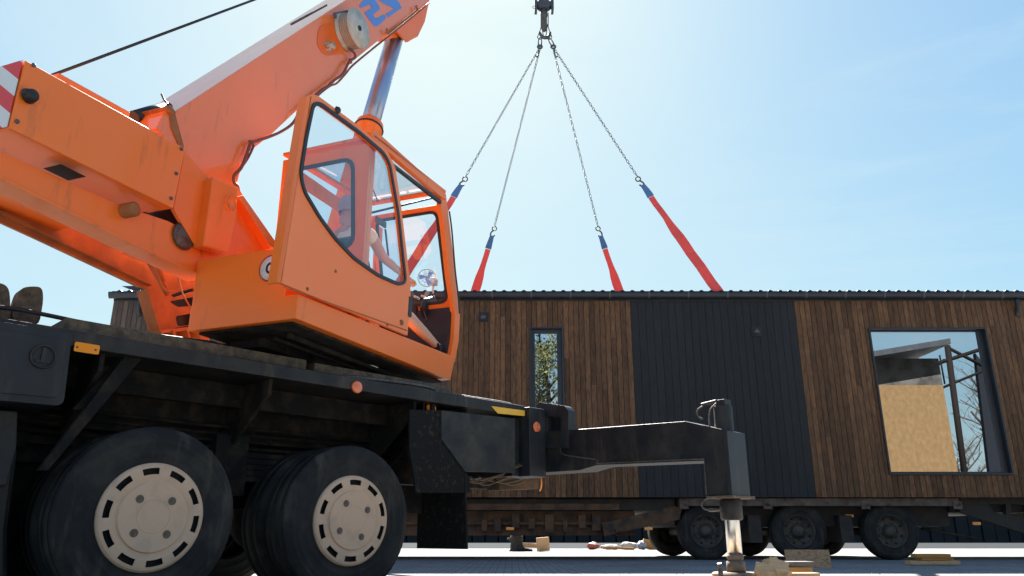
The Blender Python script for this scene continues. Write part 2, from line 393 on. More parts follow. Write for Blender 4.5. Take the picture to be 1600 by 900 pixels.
boards('grey_cladding', WOODG, HX0, xb3, .105, .009, HY, .028)
boards('brown_cladding', WOOD, xb3, xb1, .105, .009, HY, .028)
boards('black_cladding', BLKBD, xb1, xb2, .153, .006, HY-.002, .03, False)
boards('brown_cladding', WOOD, xb2, HX1, .105, .009, HY, .028)
# roof: corrugated sheet, low gable
mb = MB(); rz = HZ1+.185
def roof_half(y0, y1, z0, z1):
    n = 0; vs = []; fs = []
    x = HX0-.05; k = 0
    prof = []
    while x < HX1+.1:
        prof += [(x, 0), (x+.10, 0), (x+.13, .024), (x+.17, .024)]; x += .20
    for (a, h) in prof: vs += [V((a, y0, z0+h)), V((a, y1, z1+h)), V((a, y0, z0+h-.02)), V((a, y1, z1+h-.02))]
    for i in range(len(prof)-1):
        a, b = i*4, (i+1)*4
        fs += [(a, b, b+1, a+1), (a+2, a+3, b+3, b+2), (a, a+2, b+2, b), (a+1, b+1, b+3, a+3)]
    mb.add(vs, fs)
roof_half(HY-.03, (HY+HB)/2, rz-.015, rz+.13)
roof_half(HB+.03, (HY+HB)/2+.001, rz-.015, rz+.13)
roof = mb.build('roof', TRIM, house)
mb = MB(); mb.wbox(HX0, HX1, HY+.03, HB, HZ1+.001, HZ1+.10); mb.build('eave_board', TRIM, roof)
# gutter: half-round with joints
mb = MB(); zt = fz(459)
pr = [V((0, -.14*math.cos(math.pi*k/10)/2, -.125*math.sin(math.pi*k/10))) for k in range(11)]
x0, x1 = HX0-.06, HX1+.1
vs = []
for x in (x0, x1):
    vs += [V((x, HY-.075, zt))+p for p in pr]+[V((x, HY-.075, zt))+p*.93+V((0, 0, .0)) for p in reversed(pr)]
n = 22; mb.add(vs, [(k, (k+1) % n, n+(k+1) % n, n+k) for k in range(n)], True)
mb.add([vs[k] for k in range(11)], [tuple(range(11))]); mb.add([vs[n+k] for k in range(11)], [tuple(range(11))])
gut = mb.build('gutter', TRIM, house)
mb = MB(); xx = fx(768, 460)
xs_ = [xx+i*.79 for i in range(-9, 16)]
for x in xs_:
    if x0 < x < x1-.05:
        mb = MB()
        for k in range(10): mb.hexa(V((x, HY-.075, zt))+pr[k]*1.03, V((.03, 0, 0)), pr[k+1]*1.03-pr[k]*1.03, V((0, 0, -.006)))
        mb.build('joint', DSTEEL, gut)
mb = MB(); mb.wbox(HX0+.001, HX1, HY-.010, HY-.0025, HZ1-.03, HZ1+.08); mb.build('fascia', TRIM, house)
for xp in (206, 1577):
    mb = MB(); c = on(xp+12, 470, YA, HY-.08); mb.tube(catmull([c+V((0, 0, .02)), c+V((0, 0, -.12)), c+V((.0, .06, -.22)), c+V((0, .09, -.30))]), .045, 12)
    mb.build('downpipe', TRIM, house)
mb = MB(); pp = FY([(190, 447), (232, 446), (250, 456), (215, 456)], HY+.3); mb.plate(pp, V((0, .5, .05))); mb.build('roof_flashing', TRIM, house)
# vents
for (x, y, m) in ((755.5, 495.5, BLACKC), (1181.5, 518, BLACKC)):
    c = on(x, y, YA, HY-.004); mb = MB(); mb.wbox(c.x-.10, c.x+.10, HY-.02, HY-.003, c.z-.10, c.z+.10)
    v = mb.build('vent', m, house, bevel=.004)
    mb = MB(); pts = [(.001, .075)]+[(.062*math.sin(R(a)), .012+.06*math.cos(R(a))) for a in range(15, 91, 15)]+[(.066, 0)]
    mb.lathe(V((c.x, HY-.019, c.z-.01)), V((0, -1, 0)), pts, 24); mb.build('vent_cap', DSTEEL, v)
# windows
def window(h, gl, fw, fw2, rec, m=TRIM):
    x0, x1, z0, z1 = h
    mb = MB()
    # reveal boards
    t = .035
    mb.wbox(x0, x0+t, HY-.025, HY+rec, z0, z1); mb.wbox(x1-t, x1, HY-.025, HY+rec, z0, z1)
    mb.wbox(x0+t, x1-t, HY-.025, HY+rec, z1-t, z1); mb.wbox(x0+t, x1-t, HY-.03, HY+rec, z0, z0+t)
    w = mb.build('window', m, house, bevel=.003)
    a0, a1, b0, b1 = gl
    y = HY+rec-.05
    mb = MB()
    outer = [V((x0+t, y, z0+t)), V((x1-t, y, z0+t)), V((x1-t, y, z1-t)), V((x0+t, y, z1-t))]
    inner = [V((a0, y, b0)), V((a1, y, b0)), V((a1, y, b1)), V((a0, y, b1))]
    mb.plate(outer, V((0, .06, 0)), [inner]); mb.build('window_frame', m, w, bevel=.004)
    mb = MB(); mb.wbox(a0-.01, a1+.01, y+.025, y+.03, b0-.01, b1+.01); mb.build('pane', WINGLASS, w)
window(nw, (nw[0]+.11, nw[1]-.13, nw[2]+.12, nw[3]-.12), .06, .06, .10)
window(bw, (bw[0]+.055, bw[1]-.15, bw[2]+.065, bw[3]-.06), .06, .06, .13)

# ---------------------------------------------------------------- low loader trailer
TY = 15.2
tr = thing('low_loader_trailer', 'dark rusty low loader trailer with three axles carrying the timber clad house', 'trailer', (5, 16.9, 0))
def wz(y, k=TY): return on(800, y, YA, k).z
def wx(x, k=TY, y=820): return on(x, y, YA, k).x
dz0, dz1 = wz(791), wz(778)-.01
mb = MB(); mb.wbox(wx(1062), wx(1500), TY-.12, TY+3.9, dz0, min(dz1, HZ0-.012)); mb.build('deck', TRRAIL, tr, bevel=.01)
mb = MB(); mb.wbox(-9, wx(1058), TY+.05, TY+3.7, wz(797), HZ0-.012); mb.build('neck_beam', TRDARK, tr, bevel=.01)
mb = MB(); mb.wbox(-9, wx(968), TY-.06, TY+.04, wz(797), wz(787)); mb.build('side_board', RUST, tr, bevel=.006)
mb = MB(); mb.wbox(-9, wx(995), TY+.2, TY+.55, wz(837), wz(798))
for x in (752, 772, 800, 826, 852, 880, 905, 926): mb.wbox(wx(x), wx(x+6+random.uniform(0, 9)), TY+.08, TY+.2, wz(833-random.uniform(0, 8)), wz(800+random.uniform(0, 12)))
mb.wbox(-9, wx(990), TY+3.0, TY+3.3, wz(835), wz(798)); mb.wbox(-9, wx(1000), TY+.12, TY+.2, wz(820), wz(815))
mb.build('longitudinal_beam', RUST, tr, bevel=.008)
mb = MB(); mb.plate(FY([(945, 838), (1062, 812), (1066, 792), (1050, 791), (940, 818)], TY-.02), V((0, .2, 0)))
mb.plate(FY([(962, 826), (975, 822), (975, 829), (962, 832)], TY-.06), V((0, .05, 0))); mb.build('sloped_side_plate', RUST, tr, bevel=.008)
mb = MB(); mb.wbox(wx(1060), wx(1500), TY+.35, TY+3.3, wz(822), dz0-.002)
mb.wbox(wx(1172), wx(1192), TY+.1, TY+3, wz(848), wz(805)); mb.wbox(wx(1316), wx(1336), TY+.1, TY+3, wz(848), wz(805)); mb.build('chassis', TRDARK, tr)
for x in (1069, 1200, 1353, 1497):
    mb = MB(); c = on(x, 789, YA, TY-.14); mb.plate([c+V((-.08, 0, -.075)), c+V((.08, 0, -.075)), c+V((.08, 0, .075)), c+V((-.08, 0, .075))], V((0, .05, 0)), [[c+V((-.045, 0, -.02)), c+V((.045, 0, -.02)), c+V((.045, 0, .02)), c+V((-.045, 0, .02))]])
    q = mb.build('stake_pocket', TRRAIL, tr, bevel=.004); mb = MB(); mb.wbox(c.x-.044, c.x+.044, c.y+.03, c.y+.04, c.z-.019, c.z+.019); mb.build('pocket_hole', HOLE, q)
for (x, y, k) in ((797, 826, TY+.06), (1013, 826, TY-.06), (1327, 806, TY+.3), (1525, 818, TY)):
    mb = MB(); c = on(x, y, YA, k); mb.wbox(c.x-.075, c.x+.075, c.y-.035, c.y, c.z-.028, c.z+.028); mb.build('marker_light', AMBER, tr, bevel=.008)
# rear ramps
mb = MB()
mb.plate(FY([(1500, 777), (1640, 777), (1760, 800), (1760, 858), (1700, 858), (1595, 832), (1500, 800)], TY+.1), V((0, .12, 0)), [FY(h, TY+.1) for h in ([(1545, 788), (1572, 788), (1572, 804), (1552, 800)], [(1580, 788), (1605, 789), (1605, 812), (1580, 806)], [(1615, 790), (1650, 792), (1650, 822), (1615, 815)], [(1660, 795), (1720, 805), (1720, 838), (1660, 825)])])
mb.plate(FY([(1500, 778), (1640, 778), (1760, 801), (1760, 857), (1700, 857), (1595, 831), (1500, 800)], TY+3.2), V((0, .12, 0)))
mb.wbox(wx(1500), wx(1640), TY+.25, TY+3.2, wz(800), wz(780)); mb.build('loading_ramp', TRDARK, tr, bevel=.006)
mb = MB(); a = on(1440, 826, YA, TY+.5); b = on(1530, 842, YA, TY+.5); mb.tube([a, b], .03); mb.build('ramp_strut', TRDARK, tr)
def tyre_prof(Rr, w, rim):
    h_ = Rr-rim
    return [(rim, w*.36), (rim+.012, w*.44), (rim+.022, w*.462), (rim+.026, w*.448), (rim+h_*.30, w*.492), (rim+h_*.33, w*.504), (rim+h_*.36, w*.494), (rim+h_*.60, w*.492), (rim+h_*.625, w*.505), (rim+h_*.65, w*.490), (rim+h_*.74, w*.482), (rim+h_*.76, w*.494), (rim+h_*.79, w*.478), (Rr-.035, w*.44), (Rr-.012, w*.405), (Rr, w*.36), (Rr, w*.20), (Rr-.012, w*.19), (Rr-.012, w*.17), (Rr, w*.16),
            (Rr, -w*.16), (Rr-.012, -w*.17), (Rr-.012, -w*.19), (Rr, -w*.20), (Rr, -w*.36), (Rr-.012, -w*.405), (Rr-.035, -w*.44), (rim+(Rr-rim)*.7, -w*.485), (rim+(Rr-rim)*.35, -w*.5), (rim+.015, -w*.45), (rim, -w*.36)]
def trailer_wheel(x, near):
    sgn = -1 if near else 1
    c = V((x, TY+.17 if near else TY+3.5, .515)); ax = V((0, sgn, 0))
    mb = MB(); mb.lathe(c, ax, [(.295, .13), (.30, .145), (.285, .14), (.275, .06), (.22, .02), (.13, .01), (.125, .05), (.10, .11), (.06, .14), (.001, .145)], 40)
    wh = mb.build('wheel', mat('trailer_rim', (.085, .07, .055), .6, col2=(.035, .03, .026), scale=8) if 'trailer_rim' not in bpy.data.materials else bpy.data.materials['trailer_rim'], tr)
    mb = MB(); mb.lathe(c, ax, tyre_prof(.515, .34, .295), 56); mb.build('tyre', RUBBER, wh)
    if near:
        for k in range(10):
            t = 2*math.pi*k/10; p = c+V((math.cos(t)*.17, 0, math.sin(t)*.17)); mb = MB(); mb.tube([p+ax*.01, p+ax*.05], .014, 6); mb.build('wheel_nut', DSTEEL, wh)
        for k in range(8):
            t = 2*math.pi*(k+.5)/8; p = c+V((math.cos(t)*.235, 0, math.sin(t)*.235)); mb = MB(); mb.tube([p+ax*.03, p+ax*.046], .024, 10); mb.build('rim_opening', HOLE, wh)
for x in (1105, 1250, 1395):
    X = on(x, 830, YA, TY).x
    trailer_wheel(X, True); trailer_wheel(X, False)
    mb = MB(); mb.tube([V((X, TY+.2, .515)), V((X, TY+3.4, .515))], .08); mb.build('axle', TRDARK, tr)

# ---------------------------------------------------------------- truck crane (one thing)
C0 = T(-6.1, 2.7, 0)
crane = thing('truck_crane', 'orange truck crane on a black two axle rear carrier with raised boom and glazed cab', 'mobile crane', (C0.x, C0.y, 0))
AN = -4.85
# carrier deck
mb = MB(); mb.box(T, -7.35, AN, -1.6, 5.19, 1.465, 1.56); mb.build('deck', BLACK, crane, bevel=.006)
mb = MB(); mb.box(T, -5.75, -5.60, -1.6, 5.5, .86, 1.25); mb.box(T, -6.62, -6.47, -1.6, 5.5, .86, 1.25)
for b in (-.8, .6, 2.0, 2.72, 3.4, 4.6): mb.box(T, -6.47, -5.75, b, b+.1, .92, 1.2)
mb.build('chassis_rail', DUST, crane, bevel=.01)
mb = MB()
for b in (-.9, .35, 1.55, 2.66, 3.95, 4.15):   # cross-members and gussets below the deck
    mb.plate([T(-4.92, b, 1.464), T(-5.60, b, 1.464), T(-5.60, b, 1.0), T(-5.45, b, 1.0), T(-4.92, b, 1.36)], U_*.03)
mb.box(T, -5.60, -5.52, -1.6, 4.4, 1.20, 1.464); mb.box(T, -5.34, -5.28, -1.6, 4.2, 1.30, 1.464)
mb.build('cross_member', DUST, crane, bevel=.004)
mb = MB()
for i in range(5): mb.box(T, -5.50, -5.41, 1.5+i*.05, 3.85-i*.05, .80+i*.042, .838+i*.042)
mb.box(T, -5.53, -5.38, 2.55, 2.8, .70, 1.12)
mb.build('leaf_spring', DUST, crane, bevel=.004)
mb = MB(); mb.plate(TA([(113, 640), (128, 640), (225, 560), (225, 545), (200, 545)], -5.0), -N_*.03); mb.plate(TA([(60, 735), (75, 735), (232, 548), (205, 543)], -4.93), -N_*.05); mb.build('brace', DUST, crane, bevel=.004)
mb = MB(); mb.box(T, -5.58, -5.52, -1.6, 1.4, .95, 1.2); mb.box(T, -5.56, -5.50, 1.0, 4.2, 1.08, 1.14); mb.box(T, -5.57, -5.51, .9, 4.25, .97, 1.02)
for k in range(4): mb.tube([T(-5.47, .9, 1.05+k*.05), T(-5.46, 2.4, 1.03+k*.05), T(-5.47, 4.3, 1.05+k*.045)], .012, 6)
mb.build('pipe_run', DUST, crane)
mb = MB(); mb.plate(rnd(TA([(-60, 492), (113, 521), (100, 628), (92, 634), (-60, 620)], AN+.02), .03), -N_*.5); tb = mb.build('tool_box', BLACKC, crane, bevel=.012)
mb = MB(); mb.plate(rnd(TA([(-60, 505), (104, 531), (93, 622), (-60, 608)], AN+.028), .04), -N_*.02); mb.build('tool_box_door', BLACKC, tb, bevel=.006)
c = on(68, 557, N_, AN+.035); mb = MB(); mb.tube(circ(c, U_, Z, .062, 28), .007, 8, True); mb.box(T, c.dot(N_)-.012, c.dot(N_)+.004, c.dot(U_)-.01, c.dot(U_)+.01, c.z-.03, c.z+.05)
mb.box(T, c.dot(N_)-.012, c.dot(N_)+.002, c.dot(U_)-.035, c.dot(U_)+.035, c.z-.035, c.z-.022); mb.build('latch', BLACK, tb)
mb = MB(); mb.plate(TA([(-60, 636), (28, 642), (26, 700), (10, 760), (-60, 760)], -5.0), -N_*.5); mb.build('battery_box', BLACK, crane, bevel=.01)
mb = MB(); mb.plate(TA([(-80, 640), (110, 640), (110, 930), (-80, 930)], -5.75), -N_*.04); mb.box(T, -7.2, -5.35, -1.6, 1.15, .40, 1.46); mb.box(T, -6.9, -5.75, 2.1, 3.2, .62, 1.2); mb.build('underbody', DUST, crane, bevel=.02)
mb = MB(); mb.plate(TA([(-80, 700), (30, 700), (14, 830), (14, 925), (-80, 925)], -5.15), -N_*.5); mb.build('fuel_tank', BLACK, crane, bevel=.03)
# bright things on the deck edge
def refl(name, px_, m, a, w, h, rot=0):
    c = on(*px_, N_, a); mb = MB(); mb.plate(rnd([c+U_*-w-Z*h, c+U_*w-Z*h, c+U_*w+Z*h, c-U_*w+Z*h], .01, 3), N_*.012); return mb.build(name, m, crane, bevel=.002)
r = refl('side_reflector', (135, 544.5), AMBER, AN+.005, .068, .028)
for dx in (-.05, .05):
    c = on(135, 544.5, N_, AN+.018)+U_*dx; mb = MB(); mb.lathe(c, N_, [(.006, 0), (.006, .004), (.001, .004)], 10); mb.build('screw', DSTEEL, r)
refl('side_reflector', (673, 637.5), AMBER, AN-.12, .048, .022)
for q in ((557, 605), (838, 667)):
    c = on(*q, N_, AN+.002 if q[0] < 700 else AN+.06); mb = MB(); mb.lathe(c, N_, [(.046, 0), (.046, .012), (.038, .018), (.001, .02)], 24); mb.build('round_reflector', REDREF, crane)
mb = MB(); mb.plate(TA([(768, 634.5), (820, 641.5), (820, 650), (778, 646)], AN+.006), -N_*.004); mb.build('reflective_tape', YEL, crane)
mb = MB(); mb.plate(TA([(690, 641), (805, 654), (805, 738), (727, 737), (690, 686)], AN-.01), -N_*.03); mb.build('side_panel', GREY, crane, bevel=.003)
mb = MB(); mb.plate([T(-5.5, 4.50, 1.464), T(-4.93, 4.05, 1.464), T(-4.93, 4.10, 1.05), T(-4.93, 4.42, .84), T(-4.93, 4.50, .84), T(-5.5, 4.50, .84)], U_*.02+N_*.001)
mb.plate([T(-5.50, 4.50, 1.46), T(AN-.02, 4.50, 1.46), T(AN-.02, 4.50, .84), T(AN-.02, 4.53, .32), T(-5.50, 4.53, .32)], -U_*.02)
mb.plate(TA([(640, 640), (690, 641), (690, 686), (727, 738), (734.5, 746), (734.5, 770), (650, 770), (640, 700)], AN-.025), -N_*.02)
mb.build('mud_flap', FLAP, crane, bevel=.003)
mb = MB(); mb.box(T, -6.2, -5.7, 3.9, 4.3, .45, .75); mb.box(T, -5.5, -5.2, 3.9, 4.3, .6, .82); mb.build('rear_bracket', DUST, crane)
# hanging hoses under rear panel
mb = MB()
for k in range(6):
    x = 745+k*14; pts = TA([(x-40, 742+k), (x-15, 752+3*(k % 3)), (x+15, 748-2*(k % 2)), (x+48, 738+k % 3)], -5.0-.03*k); mb.tube(catmull(pts), .008, 6)
for k in range(5): mb.tube(catmull(TA([(795, 735-k*2), (815, 728-3*k), (835, 733-2*k), (848, 715-3*k)], -4.9-.02*k)), .009, 6)
mb.build('hydraulic_hose', mat('dusty_hose', (.10, .065, .04), .8), crane)
mb = MB(); mb.plate(TA([(780, 740), (842, 736), (842, 764), (780, 766)], -5.2), -N_*.15); mb.build('lower_bracket', RUST, crane, bevel=.005)
c = on(843, 755, N_, -5.1); mb = MB(); mb.tube(catmull([c+Z*.07, c+N_*.02+Z*.03, c+N_*.02-Z*.03, c-Z*.07]), .01, 8); mb.build('orange_handle', AMBER, crane)
# deck rail / cable
mb = MB(); mb.tube(catmull(TA([(-30, 478), (17, 482), (62, 490), (110, 500), (165, 512), (215, 520), (265, 527), (320, 534), (338, 538), (346, 548)], -5.25)), .014, 8)
a, b = TA([(165, 512), (163, 524)], -5.25); mb.tube([a, b], .009, 6); mb.build('deck_rail', BLACKC, crane)
mb = MB(); mb.tube(catmull(TA([(540, 588), (560, 590), (640, 600), (675, 607), (684, 615)], -5.0)), .014, 8); mb.tube(catmull(TA([(703, 622), (708, 616), (720, 618), (750, 623), (757, 624), (797, 631), (797, 634)], -5.0)), .011, 8); mb.build('grab_rail', STEEL, crane)
mb = MB(); mb.box(T, -6.6, -4.98, 1.35, 2.98, 1.562, 1.66); mb.box(T, -6.6, -5.0, 3.06, 4.42, 1.562, 1.655); mb.box(T, -7.2, -5.4, -1.2, 1.3, 1.562, 1.60); mb.build('tread_plate', DUSTY_TOP, crane, bevel=.008)
cc = V((-2.42, 6.27, 0)); mb = MB(); mb.lathe(cc, Z, [(.001, 1.561), (.72, 1.561), (.72, 1.70), (.66, 1.70), (.66, 1.80), (.6, 1.80), (.001, 1.80)], 48, False); mb.build('slewing_ring', BLACK, crane)
# wheels
def truck_wheel(b):
    c = T(AN, b, .53); ax = N_
    mb = MB(); mb.lathe(c, ax, [(.30, -.03), (.27, -.05), (.27, -.16), (.12, -.2), (.11, -.5), (.001, -.5)], 40); wh = mb.build('wheel', DUST, crane)
    mb = MB(); mb.lathe(c-ax*.155, ax, tyre_prof(.53, .30, .285), 72); 
    for k in range(72):     # shoulder lugs give the worn, uneven edge
        t = 2*math.pi*k/72; e = U_*math.cos(t)+Z*math.sin(t); f = -U_*math.sin(t)+Z*math.cos(t)
        mb.hexa(c-ax*.062+e*.512-f*.015, e*.0175, f*.026, ax*.018)
    mb.build('tyre', RUBBER, wh)
    mb = MB(); mb.lathe(c-ax*.50, ax, tyre_prof(.53, .30, .285), 72); mb.build('tyre', RUBBER, wh)
    # hub cover with ten slots and four bolt holes
    mb = MB(); n = 120; rs = [(.0, .018), (.095, .018), (.0955, .0165), (.097, .018), (.20, .018), (.2015, .010), (.206, .006), (.225, .010), (.245, .012), (.283, .010), (.300, .006), (.312, -.006), (.314, -.035)]
    ph = .3 if b < 2.5 else .12
    vs = []; fs = []
    for r_, h_ in rs:
        for k in range(n):
            t = 2*math.pi*k/n+ph; vs.append(c+ax*h_+(U_*math.cos(t)+Z*math.sin(t))*max(r_, .0005))
    for i in range(len(rs)-1):
        for k in range(n):
            if i == 8 and (k % 12) < 7: continue
            l = (k+1) % n; fs.append((i*n+k, i*n+l, (i+1)*n+l, (i+1)*n+k))
    mb.add(vs, fs, False)
    hc = mb.build('hub_cover', BEIGE, wh)
    so = hc.modifiers.new('thick', 'SOLIDIFY'); so.thickness = .006; so.offset = -1
    mb = MB(); mb.lathe(c-ax*.03, ax, [(.25, 0), (.001, 0)], 40); mb.lathe(c-ax*.03, ax, [(.30, 0), (.24, 0)], 40)
    mb.build('drum', HOLE, wh)
    for k in range(4):
        t = ph+.45+math.pi/2*k; p = c+ax*.0175+(U_*math.cos(t)+Z*math.sin(t))*.135
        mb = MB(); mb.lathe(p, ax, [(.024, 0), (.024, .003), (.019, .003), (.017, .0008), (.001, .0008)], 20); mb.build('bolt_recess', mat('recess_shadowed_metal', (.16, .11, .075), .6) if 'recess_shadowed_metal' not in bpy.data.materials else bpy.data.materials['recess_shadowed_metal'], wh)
        mb = MB(); mb.lathe(p+ax*.001, ax, [(.009, 0), (.009, .004), (.001, .004)], 6, False); mb.build('bolt', DSTEEL, wh)
truck_wheel(1.957); truck_wheel(3.374)
for b in (1.957, 3.374):
    mb = MB(); mb.tube([T(-5.0, b, .53), T(-7.1, b, .53)], .10, 14); mb.lathe(T(-6.1, b, .53), N_, [(.001, -.28), (.2, -.2), (.25, 0), (.2, .2), (.001, .28)], 24); mb.build('axle', DUST, crane)
    mb = MB(); mb.lathe(T(-7.2, b, .53), N_, tyre_prof(.53, .30, .285), 48); mb.lathe(T(-6.86, b, .53), N_, tyre_prof(.53, .30, .285), 48); mb.build('far_tyre', RUBBER, crane)
# outrigger housing, beam and jack
mb = MB(); mb.box(T, -7.4, -4.80, 5.20, 5.42, .93, 1.548); mb.box(T, -7.4, -4.92, 5.10, 5.19, .93, 1.455); mb.build('outrigger_housing', BLACKC, crane, bevel=.006)
BB = 5.46
mb = MB(); o = TB([(838, 633), (842, 628), (882, 634), (888, 642), (888, 700), (838, 700)], BB-.02); hh = TB([(853, 650), (876, 651), (876, 692), (853, 692)], BB-.02); mb.plate(rnd(o, .02), U_*.10, [hh]); mb.plate(TB([(851, 648), (878, 649), (878, 690), (851, 690)], BB+.09), U_*.006)
mb.build('beam_collar', BLACKC, crane, bevel=.008)
mb = MB(); mb.plate(TB([(812, 676), (873, 673), (1070, 658), (1134, 672), (1144, 774), (1106, 775), (1100.5, 720), (932, 727), (905, 735), (812, 741)], BB), U_*.26); beam = mb.build('outrigger_beam', BLACK, crane, bevel=.006)
mb = MB(); mb.tube(catmull(TB([(877, 690), (876, 706), (888, 712), (930, 718), (932, 724)], BB-.006), 4), .006, 6); mb.tube(TB([(932, 724), (1100, 717), (1104, 773)], BB-.004), .005, 6); mb.build('weld_seam', STEEL, beam)
e1 = on(1134, 674, U_, BB); e2 = on(1144, 774, U_, BB); ae = (e1.dot(N_)+e2.dot(N_))/2
mb = MB(); mb.box(T, ae-.02, ae+.012, BB-.012, BB+.27, e2.z, e1.z+.005); mb.build('end_plate', BLACKC, beam, bevel=.004)
mb = MB(); mb.box(T, ae-.20, ae+.035, BB-.03, BB+.30, e2.z-.018, e2.z); mb.build('flange_plate', mat('tan_dusty_steel', (.16, .11, .07), .7, col2=(.07, .055, .04), scale=10), beam, bevel=.003)
jc = on(1140, 800, U_, BB+.13); ja, jb = jc.dot(N_), jc.dot(U_)
ja = ae-.085
def jz(y): return on(1140, y, U_, BB+.13).z
J = lambda z: T(ja, BB+.13, z)
mb = MB(); mb.lathe(J(0), Z, [(.001, jz(633)), (.068, jz(633)), (.073, jz(636)), (.073, e1.z-.02)], 32); mb.build('jack_cylinder', STEEL if False else BLACK, crane)
mb = MB(); mb.box(T, ja-.02, ja+.05, BB+.08, BB+.18, jz(633), jz(624)); mb.build('valve_block', BLACK, crane, bevel=.005)
mb = MB(); h0 = TB([(1122, 628), (1112, 630), (1100, 634), (1090, 641), (1090, 650), (1098, 655)], BB+.1); mb.tube(catmull(h0), .008, 8); mb.tube(catmull(TB([(1120, 626), (1104, 630), (1096, 632)], BB+.08)), .011, 8)
mb.tube(catmull(TB([(1119, 630), (1110, 640), (1108, 655), (1109, 668)], BB-.01)), .006, 6); mb.build('jack_hose', STEEL, crane)
mb = MB(); mb.lathe(J(0), Z, [(.075, e2.z-.019), (.083, e2.z-.03), (.083, jz(811)), (.07, jz(813)), (.001, jz(813))], 32); mb.build('jack_sleeve', BLACK, crane)
mb = MB(); mb.tube(catmull(TB([(1128, 779), (1108, 778), (1097, 785), (1099, 794), (1112, 797), (1126, 796)], BB+.0)), .007, 8); mb.tube(TB([(1108, 797), (1126, 797)], BB+.02), .013, 8); mb.build('jack_hose', STEEL, crane)
mb = MB(); mb.lathe(J(0), Z, [(.055, jz(812)), (.055, jz(869)), (.001, jz(869))], 32); mb.build('jack_rod', mat('satin_chrome', (.80, .76, .70), .30, metal=1), crane)
mb = MB(); mb.lathe(J(0), Z, [(.001, jz(866)), (.06, jz(866)), (.062, jz(873)), (.052, jz(874)), (.052, jz(876)), (.068, jz(877)), (.070, .165), (.001, .165)], 32)
mb.lathe(J(0), Z, [(.001, .165), (.17, .165), (.18, .155), (.18, .135), (.001, .135)], 40, False); mb.build('jack_foot', mat('dusty_foot', (.22, .16, .11), .7, col2=(.10, .08, .06), scale=12), crane)
p = on(1124, 880, U_, BB-.1); mb = MB(); mb.tube(catmull([p, p-Z*.04+U_*.01, p-Z*.12]), [.018]*13, 8); mb.build('foot_pin', STEEL, crane)

# ---- superstructure frame
WA = -4.10
def flange(mb, line, w, t0, t1, th=.018):
    pts = SW(line, w)
    for a, b in zip(pts, pts[1:]):
        up = Z*th; mb.add([a+M_*t0, a+M_*t1, b+M_*t1, b+M_*t0, a+M_*t0+up, a+M_*t1+up, b+M_*t1+up, b+M_*t0+up], [(0, 3, 2, 1), (4, 5, 6, 7), (0, 1, 5, 4), (1, 2, 6, 5), (2, 3, 7, 6), (3, 0, 4, 7)])
mb = MB(); mb.plate(SW([(-60, 208), (0, 236), (100, 281), (187, 320), (262, 345), (317, 372), (316, 436), (198, 381), (0, 283), (-60, 253)], WA), -M_*.02)
flange(mb, [(-60, 255), (0, 284), (198, 382), (316, 437)], WA, -.14, .035); frame = mb.build('side_beam', ORANGE, crane, bevel=.003)
mb = MB(); WF = -5.05
mb.plate(SW([(-60, 265), (0, 294), (120, 352), (262, 416), (318, 416), (318, 512), (300, 508), (254, 516), (230, 452), (0, 347), (-60, 320)], WF), -M_*.025,
         [rnd(SW(h, WF), .03, 3) for h in ([(274, 494), (303, 489), (303, 507), (277, 510)], [(264, 471), (308, 463), (307, 477), (278, 480)], [(266, 461), (300, 449), (306, 454), (272, 465)])])
flange(mb, [(-60, 308), (0, 336), (232, 447)], WF, -.12, .04)
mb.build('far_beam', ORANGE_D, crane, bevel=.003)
mb = MB(); mb.plate(SW([(230, 452), (236, 452), (262, 530), (255, 536)], WF+.05), -M_*.12); mb.plate(SW([(250, 516), (320, 508), (322, 513), (253, 521)], WF+.12), -M_*.2)
mb.plate(SW([(252, 519), (322, 512), (330, 538), (258, 534)], WF+.03), -M_*.02)
for x in (270, 292, 310): mb.plate(SW([(x, 516), (x+3, 516), (x+8, 535), (x+5, 535)], WF+.14), -M_*.12)
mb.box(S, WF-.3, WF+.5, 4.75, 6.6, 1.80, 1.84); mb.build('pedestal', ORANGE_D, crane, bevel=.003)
mb = MB(); mb.tube(SW([(222, 390), (262, 460)], WF+.25), .022, 8); mb.tube(SW([(238, 392), (256, 440)], WF+.3), .018, 8)
mb.tube(catmull(SW([(268, 380), (276, 420), (284, 455), (296, 478), (300, 484)], -4.5)), .006, 6); mb.tube(catmull(SW([(157, 360), (160, 376), (190, 388), (216, 398), (240, 400)], -4.5)), .008, 6)
mb.tube(catmull(SW([(232, 400), (245, 430), (262, 455), (305, 447)], -4.7)), .012, 6)
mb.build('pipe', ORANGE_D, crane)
mb = MB(); mb.plate(SW([(215, 322), (262, 322), (285, 335), (316, 385), (300, 392), (270, 362)], -4.17), -M_*.3); mb.build('winch_housing', BLACK, crane); mb = MB(); mb.plate(SW([(258, 458), (318, 440), (318, 514), (264, 513)], WF-.06), -M_*.05); mb.build('inner_plate', BLACK, crane)
mb = MB(); cw = on(290, 368, M_, -4.07); mb.lathe(cw, M_, [(.001, .0), (.09, 0), (.105, -.015), (.09, -.03), (.09, -.3), (.001, -.3)], 28); mb.build('winch_drum', STEEL, crane)
